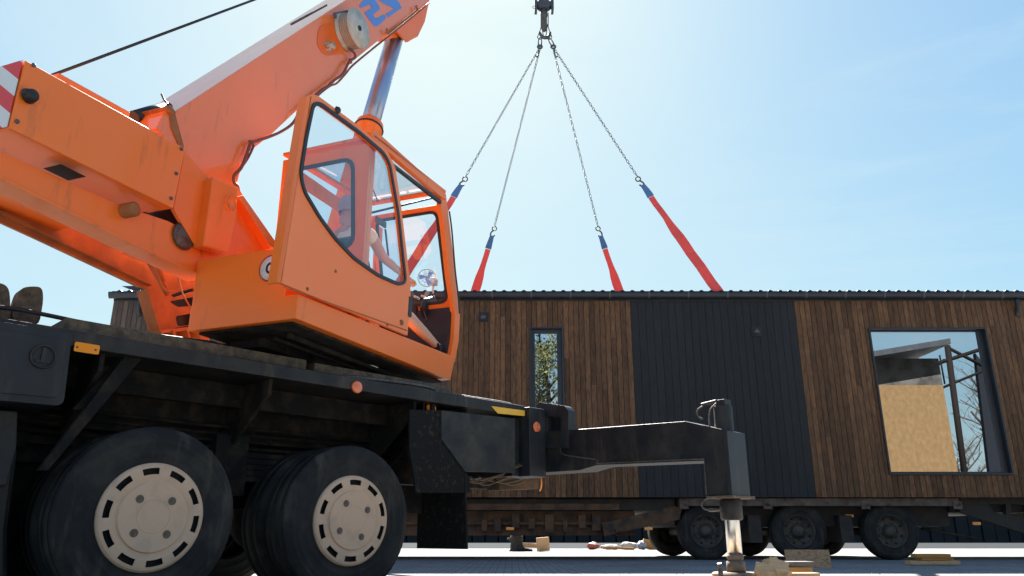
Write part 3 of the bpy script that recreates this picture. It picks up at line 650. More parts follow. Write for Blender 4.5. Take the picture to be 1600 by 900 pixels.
# tower plates
mb = MB(); mb.plate(SW([(289, 235), (327, 280), (313, 388), (304, 381), (271, 327)], -4.06), -M_*.03); mb.build('tower_panel', ORANGE, crane, bevel=.004)
mb = MB(); mb.plate(SW([(330, 275), (372, 292), (402, 340), (432, 381), (440, 400), (318, 420), (312, 392)], -4.10), -M_*.03)
mb.plate(SW([(372, 307), (380, 305), (434, 382), (428, 388), (422, 384)], -4.02), -M_*.08)
mb.box(S, -4.98, -4.90, 4.2, 5.4, 2.55, 3.0)
mb.build('tower_plate', ORANGE, crane, bevel=.004)
mb = MB(); mb.plate(SW([(333, 278), (340, 279), (372, 295), (370, 340), (358, 397), (318, 384)], -3.98), -M_*.10); pl = mb.build('pivot_plate', ORANGE, crane, bevel=.012)
c = on(359.5, 317, M_, -3.98); mb = MB(); mb.lathe(c, M_, [(.062, 0), (.062, .012), (.052, .012), (.050, .005), (.001, .005)], 32); mb.build('pivot_pin', ORANGE, pl)
mb = MB(); c = on(203, 328, M_, -4.05); mb.lathe(c-M_*.1, M_, [(.05, 0), (.05, .14), (.03, .15), (.001, .15)], 20); mb.build('pin', ORANGE_D, crane)
# counterweight / winch housing
WC = -3.95
mb = MB(); mb.plate(SW([(40, 94), (290, 232), (271, 326), (14, 200)], WC), -M_*1.35); cwt = mb.build('counterweight', ORANGE, crane, bevel=.008)
mb = MB(); q = SW([(39.0, 95), (14.5, 199)], WC); d0 = -D_*.008
mb.plate([q[0]+d0-M_*.006, q[0]+d0-M_*1.34, q[1]+d0-M_*1.34, q[1]+d0-M_*.006], -D_*.004); mb.build('hazard_plate', STRIPE, cwt)
mb = MB(); a = SW([(100, 127), (212, 188)], WC); mb.hexa(a[0]-M_*.06, a[1]-a[0], -M_*1.2, Z*.075); mb.build('top_cover', ORANGE, cwt, bevel=.008)
mb = MB(); a = on(43, 151, M_, WC+.004); mb.lathe(a, M_, [(.03, 0), (.045, .01), (.035, .05), (.02, .06), (.001, .06)], 14); mb.tube([a+M_*.03-D_*.05, a+M_*.03+D_*.03], .018, 8); mb.build('lug', BLACK, cwt)
for q in ((26, 190), (275, 271), (267, 310), (283, 233), (52, 102)):
    mb = MB(); a = on(*q, M_, WC+.001); mb.lathe(a, M_, [(.013, 0), (.013, .008), (.001, .008)], 8); mb.build('bolt', DSTEEL, cwt)
zb = on(150, 266, M_, WC).z
mb = MB(); ob = [(-4.25, 3.02), (-4.02, 3.02), (-4.02, 3.32), (-4.25, 3.32)]
bp0, bp1 = SW([(95, 240), (150, 268)], WC); sa, sb = bp0.dot(D_), bp1.dot(D_)
zz = min(bp0.z, bp1.z)
mb.add([S(WC-.05, sa+.05, bp0.z-.035), S(WC-.05, sb-.02, bp1.z-.035), S(WC-.20, sb-.02, bp1.z-.035), S(WC-.20, sa+.05, bp0.z-.035)], [(0, 1, 2, 3)]); mb.build('service_opening', HOLE, cwt)
# ---- boom
WB = -4.30
ORANGE_B = mat('orange_boom_paint', (.90, .195, .025), .36, col2=(.86, .19, .03), scale=1.6, lo=.45, hi=.75, coat=.85, bump=.05, bscale=8)
ORANGE_B.node_tree.nodes['Principled BSDF'].inputs['Coat Roughness'].default_value = .08; grime(ORANGE_B)
near = SW([(244, 200), (262, 166), (275, 173), (540, 0)], WB)
dirb = (near[3]-near[2]).normalized()
low = SW([(670, 0), (550, 97), (522, 130), (495, 148), (470, 167), (422, 212), (386, 240), (375, 270), (369, 293), (368, 330), (330, 330), (300, 260)], WB)
top_end = near[3]+dirb*4.2; low_end = low[0]+(low[0]-low[1]).normalized()*3.2
BWID = .50
mb = MB(); mb.plate(near+[top_end, low_end]+low, -M_*BWID); boom = mb.build('boom', ORANGE_B, crane, bevel=.006)
mid = (top_end+low_end)/2; up = dirb.cross(M_).normalized()
mb = MB(); o = mid-M_*(BWID-.05)-up*.20-dirb*.4; mb.hexa(o, M_*(BWID-.1), up*.40, dirb*4.5); mb.build('telescopic_section', ORANGE, boom, bevel=.006)
mb = MB(); pn = SW([(275, 176), (400, 96.5), (540, 4)], WB+.004)
mb.plate(SW([(264, 170), (272, 170), (288, 230), (282, 232), (268, 200)], WB+.01), -M_*.02)
mb.plate(SW([(258, 166), (266, 164), (276, 176), (270, 180)], WB+.03), -M_*(BWID+.05)); mb.build('boom_rib', ORANGE_D, boom, bevel=.003)
mb = MB(); hb = SW([(208, 184), (262, 168)], WB-.25); mb.tube(hb, .052, 20); mb.build('derricking_pipe', BLACKC, crane)
mb = MB(); mb.tube(catmull(SW([(262, 163), (256, 155), (252, 146)], WB)), .008, 6); mb.build('cable_stub', SEAL, boom)
mb = MB()
mb.plate(SW([(561, 9), (571, -3), (585, -3), (592, 8), (594, 14), (583, 23), (587, 29), (601, 22), (604, 28), (590, 41), (585, 41), (569, 20), (582, 11), (577, 7), (564, 13)], WB+.004), -M_*.003)
mb.plate(SW([(593, 1), (596, -8), (612, -8), (622, 1), (628, 12), (607, 27), (603, 22), (616, 13), (601, 6)], WB+.004), -M_*.003)
mb.plate(SW([(559, 24), (563, 27), (565, 31), (560, 30)], WB+.004), -M_*.003)
mb.build('lettering', BLUE, boom)
c = on(543, 49, M_, WB+.03); mb = MB(); rr = .205
mb.lathe(c, M_, [(.001, -.025), (rr+.01, -.025), (rr+.01, -.01), (rr-.012, 0), (rr-.012, .12), (rr+.01, .13), (rr+.01, .142), (.02, .15), (.001, .15)], 48); reel = mb.build('cable_reel', REELC, boom)
mb = MB()
for k in range(5): mb.lathe(c+M_*(.012+k*.022), M_, [(rr-.014, 0), (rr-.004, .011), (rr-.014, .022)], 48)
mb.build('wound_cable', mat('tan_cable', (.33, .24, .17), .7), reel)
mb = MB()
for t in (.5, 1.3, 2.1, 2.9): e = D_*math.cos(t)+Z*math.sin(t); mb.hexa(c+M_*.148-e*.028-e.cross(M_)*.008, e*.056, e.cross(M_)*.016, M_*.012)
mb.build('hub_cross', SEAL, reel)
mb = MB(); c2 = on(513, 73, M_, WB+.01); mb.lathe(c2-M_*.01, M_, [(.055, 0), (.055, .02), (.04, .03), (.035, .08), (.001, .085)], 20); mb.build('boom_bolt', mat('rusty_bolt', (.30, .16, .09), .6, col2=(.5, .42, .34), scale=30, lo=.45, hi=.55), boom)
mb = MB(); pts = rnd(SW([(498, 40), (520, 34), (532, 70), (528, 84), (508, 88), (494, 70)], WB+.003), .1); mb.plate(pts, M_*.002); mb.build('repaint_patch', mat('fresh_orange', (.82, .13, .01), .4), boom)
mb = MB(); mb.tube(catmull(SW([(522, 24), (527, 20), (545, 17), (553, 19)], WB+.12)), .01, 6); mb.tube(SW([(523, 20), (524, 28)], WB+.05), .018, 8); mb.build('reel_bracket', DSTEEL, boom)
# hoses and pipes hugging the underside
mb = MB()
mb.tube(catmull(SW([(545, 76), (553, 82), (555, 90), (546, 96), (536, 115), (520, 127), (512, 135), (503, 140), (490, 152), (470, 172), (458, 192), (440, 205), (420, 214), (402, 220), (392, 224), (386, 240), (377, 262), (366, 274), (366, 285), (371, 290), (374, 302)], WB+.06), 4), .014, 6)
mb.tube(catmull(SW([(670, 5), (640, 30), (605, 58), (575, 82), (550, 103), (540, 115), (526, 130), (516, 134), (500, 146), (484, 162), (470, 176)], WB-.02), 4), .012, 6)
mb.tube(catmull(SW([(392, 222), (396, 228), (388, 246), (380, 258)], WB+.05)), .01, 6)
mb.build('hose_bundle', mat('brown_hose', (.20, .06, .04), .6), boom)
mb = MB(); mb.tube(SW([(655, 14), (606, 53)], WB+.03), .012, 6); mb.build('hard_pipe', ORANGE_D, boom)
for q in ((651, 12), (605, 48), (391, 222), (547, 95)): mb = MB(); mb.tube(SW([(q[0]-1, q[1]-3), (q[0]+2, q[1]+4)], WB+.04), .016, 6); mb.build('pipe_clip', ORANGE_D, boom)
mb = MB(); mb.tube(SW([(455, 38), (560, -26)], WB-.45), .02, 6); mb.tube(SW([(455, 38), (510, 8)], WB-.1), .012, 6); mb.build('top_cable', STEEL, boom)
# ---- boom lift cylinder
WX = WB-.25
ct = on(617, 58, M_, WX); cbm = on(578, 195, M_, WX); dcy = (cbm-ct).normalized()
mb = MB(); mb.tube([ct, cbm+dcy*.2], .112, 28); cyl = mb.build('lift_rod', ROD, crane)
mb = MB(); mb.lathe(cbm-dcy*.02, dcy, [(.112, 0), (.15, 0), (.162, .02), (.162, .13), (.145, .14), (.145, 1.9), (.001, 1.9)], 36); mb.build('lift_cylinder', ORANGE, crane)
mb = MB(); mb.tube(circ(cbm+dcy*.07, M_, dcy.cross(M_), .166, 28), .012, 6, True); mb.build('hose_clamp', SEAL, crane)
mb = MB(); mb.plate(SW([(618, 46), (646, 24), (650, 50), (639, 65), (632, 62)], WX+.16), -M_*.03); mb.plate(SW([(622, 42), (672, -4), (664, 34), (653, 57), (636, 66)], WX-.10), -M_*.03)
mb.plate(SW([(608, 48), (626, 40), (632, 56), (612, 60)], WX+.10), -M_*.2)
mb.build('rod_bracket', ORANGE, boom, bevel=.004)
mb = MB(); mb.tube([ct+M_*.14, ct-M_*.14], .05, 16); mb.lathe(ct, dcy, [(.001, -.04), (.09, -.03), (.098, .02), (.09, .05)], 24); mb.build('rod_eye', DSTEEL, crane)
# ---- hoist rope
r0 = on(88, 115, M_, -4.6); r1 = on(396, 0, M_, -4.6)
mb = MB(); mb.tube([r0-(r1-r0)*.02, r1, r1+(r1-r0)*1.1], .011, 8); mb.build('hoist_rope', SEAL, crane)

# ---- operator cab
W0 = -3.156
def sw0(p, w=W0): return SW(p, w)
# lower skirt platform
mb = MB(); mb.plate(sw0([(462.5, 497.5), (704, 594), (711, 558), (466, 459)]), -M_*.92); cab = mb.build('cab_platform', ORANGE, crane, bevel=.005)
SR = on(462.5, 497.5, M_, W0).dot(D_); SF = on(704, 593.6, M_, W0).dot(D_)
mb = MB(); mb.box(S, W0-.86, W0-.06, SR+.05, SF-.06, 1.80-.02, 1.80-.004)
mb.box(S, W0-.8, W0-.5, SR+.3, SR+.9, 1.72, 1.78); mb.tube([S(W0-.2, SR+.2, 1.75), S(W0-.25, SF-.2, 1.75)], .02, 8); mb.tube([S(W0-.32, SR+.2, 1.74), S(W0-.4, SF-.4, 1.75)], .015, 8)
mb.lathe(S(W0-.45, SR+1.5, 1.79), -Z, [(.16, 0), (.15, .08), (.001, .09)], 20); mb.build('underside', DUST, cab)
# rear cabinet (tall box behind the cab)
rear = SS([(303, 520), (320.5, 405), (432, 388.5), (470, 382), (470, 462), (462.5, 497.5)], SR)
zt_ = rear[1].z; wl = rear[0].dot(M_)
mb = MB(); mb.box(S, -4.07, W0-.11, SR+.001, 4.86, 1.95, zt_); 
mb.box(S, -4.07, W0-.005, SR+.0, SR+.06, 1.803, 1.96)
cabinet = mb.build('rear_cabinet', ORANGE, crane, bevel=.005)
c = on(423, 419, D_, SR-.003)
mb = MB(); mb.lathe(c, -D_, [(.098, 0), (.098, .002), (.001, .002)], 40); sg = mb.build('speed_sticker', mat('sticker_rim', (.55, .05, .03), .4), cabinet)
mb = MB(); mb.lathe(c-D_*.002, -D_, [(.086, 0), (.086, .0015), (.001, .0015)], 40); mb.build('sticker_face', WHITEP, sg)
mb = MB(); cz = c-D_*.0042-M_*.005
ou = [cz+M_*.034*math.cos(t)+Z*.042*math.sin(t) for t in [2*math.pi*k/28 for k in range(28)]]; inn = [cz+M_*.017*math.cos(t)+Z*.024*math.sin(t) for t in [2*math.pi*k/28 for k in range(28)]]
mb.plate(ou, -D_*.0015, [inn]); mb.build('sticker_digit', SEAL, sg)
# sliding side door, slid back
dout = sw0([(484.5, 149), (490, 147), (498, 150), (560, 196), (606, 236), (618, 262), (628, 330), (641, 440), (642, 462), (637, 524), (437, 441)], W0+.03)
din_px = [(489, 163), (500, 163), (560, 207), (598, 239), (608, 256), (621, 330), (633, 440), (622, 444), (590, 430), (553, 404), (524, 374), (499, 340), (474, 298), (469, 272), (478, 215)]
din = rnd(sw0(din_px, W0+.03), .05, 3)
mb = MB(); mb.plate(dout, -M_*.03, [din]); door = mb.build('cab_door', mat('orange_door_paint', (.95, .22, .055), .45, spec=.35, col2=(.94, .24, .075), scale=1.2, coat=.2), crane, bevel=.003)
mb = MB(); mb.plate(inset(din, M_, -.016), M_*.012, [inset(din, M_, .012)]); mb.build('window_seal', SEAL, door, bevel=.003)
mb = MB(); ce = sum(din, V((0, 0, 0)))/len(din); mb.plate([p-M_*.015 for p in din], M_*.004); mb.build('door_glass', CABGLASS, door)
# return flange along the rear edge of the door
e = sw0([(484.5, 149), (437, 441)], W0+.03); mb = MB(); mb.hexa(e[0]+D_*.001, e[1]-e[0], -M_*.10, D_*.02); mb.build('door_return', ORANGE, door, bevel=.003)
mb = MB(); e = sw0([(443, 449), (636, 517)], W0+.034); mb.hexa(e[0], e[1]-e[0], M_*.004, Z*.006)
for q in ((480, 451.5), (605, 508), (524, 424)):
    a = on(*q, M_, W0+.03); mb.lathe(a, M_, [(.012, 0), (.012, .006), (.001, .007)], 12)
mb.build('door_trim', ORANGE_D, door)
mb = MB(); a = on(627, 504, M_, W0+.03); mb.lathe(a, M_, [(.024, 0), (.024, .008), (.001, .008)], 20); mb.hexa(a+M_*.008-D_*.003-Z*.012, D_*.006, Z*.024, M_*.004); mb.build('door_lock', ORANGE_D, door)
mb = MB(); e = sw0([(640, 463), (645, 465), (643, 496), (638, 494)], W0+.035); mb.plate(e, -M_*.05); mb.build('door_handle', SEAL, door)
mb = MB(); a = on(527, 172, M_, W0+.035); mb.lathe(a, M_, [(.03, 0), (.02, .02), (.001, .02)], 12); mb.build('bumper_stop', SEAL, door)
# cab shell (rear wall, pillars, roof, front)
CW = W0-.02; CR = 4.90
mb = MB()
rw = SS([(584, 222), (565, 420), (563, 470), (438, 440), (470, 250)], CR)
zr = on(584, 222, D_, CR).z; wn = -3.19; wf_ = -4.06
outer = [S(wn, CR, 1.98), S(wn, CR, 3.52), S(wf_, CR, 3.52), S(wf_, CR, 1.98)]
rwin = rnd([S(wn-.10, CR, 2.62), S(wn-.16, CR, 3.40), S(wf_+.10, CR, 3.40), S(wf_+.10, CR, 2.62)], .10, 4)
mb.plate(outer, D_*.03, [rwin])
mb.box(S, wn-.07, wn, CR+.031, CR+.09, 1.98, 3.52)
mb.build('rear_wall', ORANGE, cab, bevel=.004)
mb = MB(); mb.plate([p-D_*.006 for p in inset(rwin, D_, -.02)], D_*.01, [[p-D_*.006 for p in inset(rwin, D_, .015)]]); mb.build('rear_window_seal', SEAL, cab)
mb = MB(); mb.plate([p+D_*.01 for p in rwin], D_*.004); mb.build('rear_glass', CABGLASS, cab)
# roof wedge with side rail
rr_ = sw0([(580, 205), (590, 206), (697, 303), (697, 312), (690, 308), (606, 236), (584, 222)], CW+.02)
a0, a1 = sw0([(584, 214), (697, 302)], CW+.02)
mb = MB(); mb.plate(rr_, -M_*.05)
ad = (a1-a0).normalized(); mb.hexa(a0, (a1-a0), -M_*.09, Z*.03); mb.hexa(a0-M_*.83, (a1-a0), -M_*.08, Z*.03); mb.hexa(a0-M_*.09, ad*.10, -M_*.74, Z*.03); mb.hexa(a1-M_*.09-ad*.07, ad*.07, -M_*.74, Z*.03)
rf = mb.build('roof', ORANGE, cab, bevel=.005)
mb = MB(); mb.plate([a0-M_*.07+ad*.08+Z*.012, a1-M_*.07-ad*.05+Z*.012, a1-M_*.85-ad*.05+Z*.012, a0-M_*.85+ad*.08+Z*.012], Z*.004); mb.build('roof_glass', CABGLASS, rf)
mb = MB(); q_ = sw0([(608, 250), (690, 313), (690, 318), (611, 256)], CW+.005); mb.plate(q_, -M_*.03); mb.build('roof_seal', SEAL, rf)
# far side wall & pillar
mb = MB(); sfr = on(712, 540, M_, CW).dot(D_)
farw = [S(wf_, CR+.03, 1.98), S(wf_, sfr-.02, 1.98), S(wf_, sfr-.04, 3.50), S(wf_, CR+.03, 3.52)]
fwin = rnd([S(wf_, CR+.22, 2.55), S(wf_, sfr-.16, 2.55), S(wf_, sfr-.16, 3.38), S(wf_, CR+.22, 3.38)], .10, 4)
mb.plate(farw, M_*.025, [fwin]); mb.build('far_wall', ORANGE, cab, bevel=.003)
# front: pillar following the photo's kinked outline, plus windscreen frame
mb = MB(); mb.plate(sw0([(690, 303), (697, 303), (703, 352), (712, 430), (719, 490), (717, 532), (711, 566), (703, 562), (709, 530), (711, 490), (702, 430), (694, 352), (689, 320)], CW), -M_*.05); mb.build('front_pillar', ORANGE, cab, bevel=.004)
p_top = on(697, 312, M_, CW); p_mid = on(712, 470, M_, CW); p_bot = on(711, 556, M_, CW)
st, sm_ = p_top.dot(D_), p_mid.dot(D_)
wz_t, wz_m = p_top.z-.04, p_mid.z
def fr_(w, z):
    t = (z-wz_m)/(wz_t-wz_m); return S(w, sm_+(st-sm_)*t, z)
wo = [fr_(CW-.04, wz_m-.06), fr_(CW-.04, wz_t), fr_(wf_+.03, wz_t), fr_(wf_+.03, wz_m-.06)]
wi = rnd([fr_(CW-.09, wz_m), fr_(CW-.11, wz_t-.06), fr_(wf_+.09, wz_t-.06), fr_(wf_+.09, wz_m)], .08, 4)
nf = (wo[1]-wo[0]).cross(wo[2]-wo[1]).normalized()
if nf.dot(D_) < 0: nf = -nf
mb = MB(); mb.plate(wo, nf*.03, [wi]); mb.build('windscreen_frame', ORANGE, cab, bevel=.003)
mb = MB(); mb.plate([p-nf*.008 for p in inset(wi, nf, -.014)], nf*.012, [[p-nf*.008 for p in inset(wi, nf, .016)]]); mb.build('windscreen_seal', SEAL, cab)
mb = MB(); mb.plate([p+nf*.012 for p in wi], nf*.004); mb.build('windscreen', CABGLASS, cab)
mb = MB(); mb.plate([S(CW-.04, sm_-.01, wz_m-.061), S(wf_+.03, sm_-.01, wz_m-.061), S(wf_+.03, SF+.02, 1.99), S(CW-.04, SF+.02, 1.99)], D_*.03); mb.build('front_panel', BLACKC, cab)
# exterior handrail on the front pillar
mb = MB(); mb.tube(catmull(sw0([(702, 330), (706, 360), (711, 420), (716, 462), (718, 490)], CW+.03)), .008, 8); mb.build('handrail', SEAL, cab)
# interior
mb = MB(); mb.box(S, wf_+.03, CW-.06, CR+.04, SF-.02, 1.97, 2.0); mb.build('cab_floor', BLACKC, cab)
mb = MB()
mb.plate(SW([(650, 478), (694, 480), (700, 550), (660, 520), (650, 500)], CW-.42), -M_*.35)
mb.plate(SW([(662, 480), (668, 466), (680, 462), (688, 486), (686, 500), (668, 500)], CW-.3), -M_*.05); con = mb.build('control_console', BLACKC, cab, bevel=.01)
mb = MB()
for q in ((651, 465), (662, 464)):
    a = on(*q, M_, CW-.5); mb.tube([a-D_*.045, a+D_*.045], .013, 10)
mb.build('cream_tube', mat('cream_plastic', (.42, .38, .30), .6), con)
mb = MB()
for (x0_, y0_, x1_, y1_) in ((662, 486, 680, 535), (642, 455, 650, 475)):
    mb.tube(SW([(x0_, y0_), (x1_, y1_)], CW-.3), .006, 6)
mb.build('control_lever', STEEL, con)
mb = MB(); fc = on(667, 434, M_, CW-.35)
fax = (V((0, 0, EYE))-fc).normalized()*.3+(-D_)+M_*.5; fax.normalize()
mb.tube(circ(fc, fax.cross(Z).normalized(), fax.cross(fax.cross(Z)).normalized(), .09, 24), .005, 6, True)
mb.tube(circ(fc-fax*.01, fax.cross(Z).normalized(), fax.cross(fax.cross(Z)).normalized(), .05, 20), .003, 6, True)
for k in range(10):
    t = math.pi*2*k/10; e1_ = fax.cross(Z).normalized(); e2_ = fax.cross(e1_).normalized(); mb.tube([fc, fc+(e1_*math.cos(t)+e2_*math.sin(t))*.09], .002, 4)
fan = mb.build('cab_fan', mat('fan_plastic', (.35, .38, .42), .6), cab)
mb = MB()
for k in range(3):
    t = math.pi*2*k/3; e = e1_*math.cos(t)+e2_*math.sin(t); g_ = e.cross(fax); mb.add([fc, fc+e*.075-g_*.02, fc+e*.08+g_*.03, fc+g_*.02], [(0, 1, 2, 3)])
mb.build('fan_blade', BLUE, fan)
mb = MB(); a = on(677, 441, M_, CW-.35); mb.box(S, a.dot(M_)-.03, a.dot(M_)+.03, a.dot(D_)-.045, a.dot(D_)+.045, a.z-.03, a.z+.035); mb.tube([a-Z*.03, a-Z*.12], .012, 8); mb.build('small_display', mat('grey_plastic', (.38, .38, .36), .5), cab, bevel=.004)
mb = MB(); a = on(595, 347, M_, CW-.45); mb.box(S, a.dot(M_)-.01, a.dot(M_)+.01, a.dot(D_)-.09, a.dot(D_)+.09, a.z-.03, a.z+.03); mb.build('mirror', STEEL, cab, bevel=.005)
mb = MB(); mb.tube(SW([(578, 333), (640, 318), (690, 306)], CW-.5), .012, 6); mb.tube(SW([(602, 358), (607, 402)], CW-.5), .01, 6); mb.tube(SW([(579, 287), (591, 316)], CW-.5), .006, 6); mb.build('wiper', SEAL, cab)
mb = MB(); sx = 5.35
mb.box(S, -3.85, -3.4, sx-.20, sx+.30, 2.32, 2.43); mb.plate([S(-3.85, sx-.22, 2.43), S(-3.85, sx-.12, 2.43), S(-3.85, sx-.20, 2.80), S(-3.85, sx-.28, 2.80)], M_*.45); mb.box(S, -3.75, -3.5, sx-.1, sx+.2, 2.0, 2.32)
mb.build('operator_seat', SEAL, cab, bevel=.03)

# ---------------------------------------------------------------- operator
def skin_obj(name, nodes, edges, m, parent, lv=2, root=0):
    me = bpy.data.meshes.new(name); off = WL[parent.name] if parent else V((0, 0, 0))
    me.from_pydata([tuple(p-off) for p, r in nodes], edges, []); me.materials.append(m)
    o = bpy.data.objects.new(name, me); COL.objects.link(o)
    sk = o.modifiers.new('skin', 'SKIN'); sk.use_smooth_shade = True; sk.branch_smoothing = .6
    for i, (p, r) in enumerate(nodes):
        rr = r if isinstance(r, tuple) else (r, r)
        me.skin_vertices[0].data[i].radius = rr; me.skin_vertices[0].data[i].use_root = (i == root)
    sb = o.modifiers.new('sub', 'SUBSURF'); sb.levels = lv; sb.render_levels = lv
    if parent: o.parent = parent; WL[o.name] = off
    return o
person = thing('person', 'person in pale shirt and shorts seated in the orange crane cab working the levers', 'person', S(-3.62, 5.4, 2.0))
Pv = S(-3.62, 5.36, 2.53)
kn = S(-3.36, 5.88, 2.56); an = on(683, 541, M_, -3.30); kn = on(638, 496, M_, -3.32)
toe = on(701, 548, M_, -3.30)
sh_r = S(-3.42, 5.40, 2.98); el = S(-3.36, 5.62, 2.74); wr = on(634, 432, M_, -3.36)
el = on(598, 402, M_, -3.38); sh_r = on(577, 362, M_, -3.42)
chest = S(-3.62, sh_r.dot(D_)-.05, sh_r.z-.06); Pv = S(-3.60, 5.30, 2.53)
neck = S(-3.62, chest.dot(D_)+.01, sh_r.z+.06); hd = neck+Z*.14+D_*.03
nodes = [(Pv, (.15, .12)), (Pv*.5+chest*.5, (.135, .10)), (chest, (.15, .11)), (neck, .055), (hd-Z*.04, .075), (hd+Z*.05, .088), (hd+Z*.10, .06),
         (sh_r, .062), (el, .045), (wr, .030), (wr+(wr-el).normalized()*.07, .034),
         (S(-3.82, chest.dot(D_)+.01, sh_r.z-.01), .062), (S(-3.90, 5.7, 2.76), .045), (S(-3.82, 5.95, 2.80), .03), (S(-3.80, 6.02, 2.80), .034),
         (Pv+D_*.05+M_*.10, .10), (kn*.6+Pv*.4+Z*.01, .085), (kn, .064), (kn*.45+an*.55+D_*-.01, .055), (an, .036), (toe, .03),
         (Pv+D_*.05-M_*.10, .10), (S(-3.80, 5.85, 2.58), .065), (S(-3.82, 6.15, 2.30), .05), (S(-3.82, 6.28, 2.08), .035), (S(-3.82, 6.42, 2.05), .03)]
edges = [(0, 1), (1, 2), (2, 3), (3, 4), (4, 5), (5, 6), (2, 7), (7, 8), (8, 9), (9, 10), (2, 11), (11, 12), (12, 13), (13, 14), (0, 15), (15, 16), (16, 17), (17, 18), (18, 19), (19, 20), (0, 21), (21, 22), (22, 23), (23, 24), (24, 25)]
hand = nodes[10][0]; fd = (wr-el).normalized(); sd_ = fd.cross(Z).normalized()
for k, (off_, L) in enumerate(((-.028, .05), (-.009, .06), (.010, .055), (.028, .042))):
    b0 = hand+sd_*off_+fd*.02; i0 = len(nodes)
    nodes += [(b0+fd*.02, .010), (b0+fd*(.02+L*.5)-Z*.01, .009), (b0+fd*(.02+L*.6)-Z*(.01+L*.5), .008)]; edges += [(10, i0), (i0, i0+1), (i0+1, i0+2)]
i0 = len(nodes); nodes += [(hand-sd_*.035-Z*.01, .011), (hand-sd_*.03-Z*.05+fd*.02, .009)]; edges += [(10, i0), (i0, i0+1)]
body = skin_obj('body', nodes, edges, SKIN, person)
nodes = [(Pv+Z*.03, (.165, .135)), (Pv*.5+chest*.5, (.155, .12)), (chest+Z*.01, (.168, .125)), (neck-Z*.04, .075), (sh_r, .078), (sh_r*.45+el*.55, .066), (S(-3.82, chest.dot(D_)+.01, sh_r.z-.01), .078), (S(-3.86, 5.58, 2.87), .066)]
skin_obj('shirt', nodes, [(0, 1), (1, 2), (2, 3), (2, 4), (4, 5), (2, 6), (6, 7)], SHIRT, person)
nodes = [(Pv, (.17, .14)), (Pv+D_*.06+M_*.10, .118), (kn*.5+Pv*.5+Z*.012+M_*.03, .102), (kn*.8+Pv*.2, .086), (Pv+D_*.06-M_*.10, .118), (S(-3.79, 5.7, 2.57), .09)]
skin_obj('shorts', nodes, [(0, 1), (1, 2), (2, 3), (0, 4), (4, 5)], DENIM, person)
skin_obj('shoe', [(an-Z*.005, .052), (an+(toe-an)*.4-Z*.02, .052), (toe+(toe-an).normalized()*.04, .042), (an-(toe-an).normalized()*.04-Z*.03, .045)], [(0, 1), (1, 2), (0, 3)], SHOE, person)
skin_obj('shoe', [(S(-3.82, 6.26, 2.06), .05), (S(-3.82, 6.36, 2.04), .048), (S(-3.82, 6.48, 2.04), .038)], [(0, 1), (1, 2)], SHOE, person)
mb = MB(); mb.lathe(hd+Z*.025-D_*.012, Z, [(.094, -.03), (.101, .03), (.095, .08), (.07, .118), (.03, .135), (.001, .138)], 24); mb.build('cap', mat('grey_cap', (.34, .36, .42), .9), person)
mb = MB(); mb.plate([hd+Z*.05+M_*.07+D_*.06, hd+Z*.05-M_*.07+D_*.06, hd+Z*.035-M_*.05+D_*.16, hd+Z*.035+M_*.05+D_*.16], Z*.008); mb.build('cap_peak', bpy.data.materials['grey_cap'], person)
mb = MB()
for s_ in (1, -1): mb.lathe(hd+M_*s_*.088-D_*.005, M_*s_, [(.001, -.01), (.03, -.005), (.032, .006), (.02, .012), (.001, .008)], 14)
mb.build('ear', SKIN, person)
mb = MB(); mb.tube([hd+Z*(.02+.125*math.sin(t))+M_*.108*math.cos(t)-D_*.02 for t in [math.pi*k/16 for k in range(17)]], .009, 6); mb.build('headset_band', WHITEP, person)
mb = MB(); mb.lathe(hd+D_*.092-Z*.01, D_, [(.018, -.01), (.014, .012), (.001, .02)], 10); mb.build('nose', SKIN, person)
mb = MB()
for s_ in (1, -1): mb.lathe(hd+D_*.082+M_*s_*.032+Z*.018, D_, [(.012, -.006), (.009, .004), (.001, .006)], 10)
mb.build('eye', WHITEP, person)
mb = MB(); mb.hexa(hd+D_*.083-M_*.022-Z*.045, M_*.044, Z*.009, D_*.006); mb.build('mouth', mat('lips', (.30, .11, .09), .6), person)

# ---------------------------------------------------------------- blocks standing on deck
for i, (pxs, lab) in enumerate((([(-34, 500), (-22, 452), (-12, 441), (6, 443), (15, 452), (17, 492), (14, 500)], 'dusty rounded pad standing on the deck edge, cut by the left border of the photo'), ([(17, 500), (30, 455), (38, 448), (60, 447), (67, 452), (68, 470), (61, 510)], 'dusty rounded pad standing on the deck edge beside the black cable'))):
    mb = MB(); mb.plate(rnd(TA(pxs, -5.35), .05, 3), -N_*.12)
    o = mb.build('outrigger_pad', DUSTY_TOP, None, bevel=.015); tag(o, lab, 'outrigger pad', 'rounded pads stored on the crane deck')

# ---------------------------------------------------------------- hook block, chains and slings
HK = 16.0
hb_ = thing('hook_block', 'dark steel crane hook block hanging at the top of the sky with pear links', 'hook block', on(850, 60, YA, HK))
def hp(x, y, k=HK): return on(x, y, YA, k)
u_ = (hp(860, 40)-hp(850, 40)).length/10   # metres per photo pixel here
c = hp(850, 8)
mb = MB()
for s_ in (-1, 1):
    mb.plate([c+V((s_*u_*13-u_*2, 0, -u_*12)) + V((0, -.12, 0)), c+V((s_*u_*13+u_*2, -.12, -u_*12)), c+V((s_*u_*13+u_*2, -.12, u_*60)), c+V((s_*u_*13-u_*2, -.12, u_*60))], V((0, .24, 0)))
mb.plate([c+V((-u_*14, -.08, -u_*1)), c+V((-u_*7, -.08, -u_*8)), c+V((u_*7, -.08, -u_*8)), c+V((u_*14, -.08, -u_*1)), c+V((u_*10, -.08, u_*4)), c+V((-u_*10, -.08, u_*4))], V((0, .16, 0)))
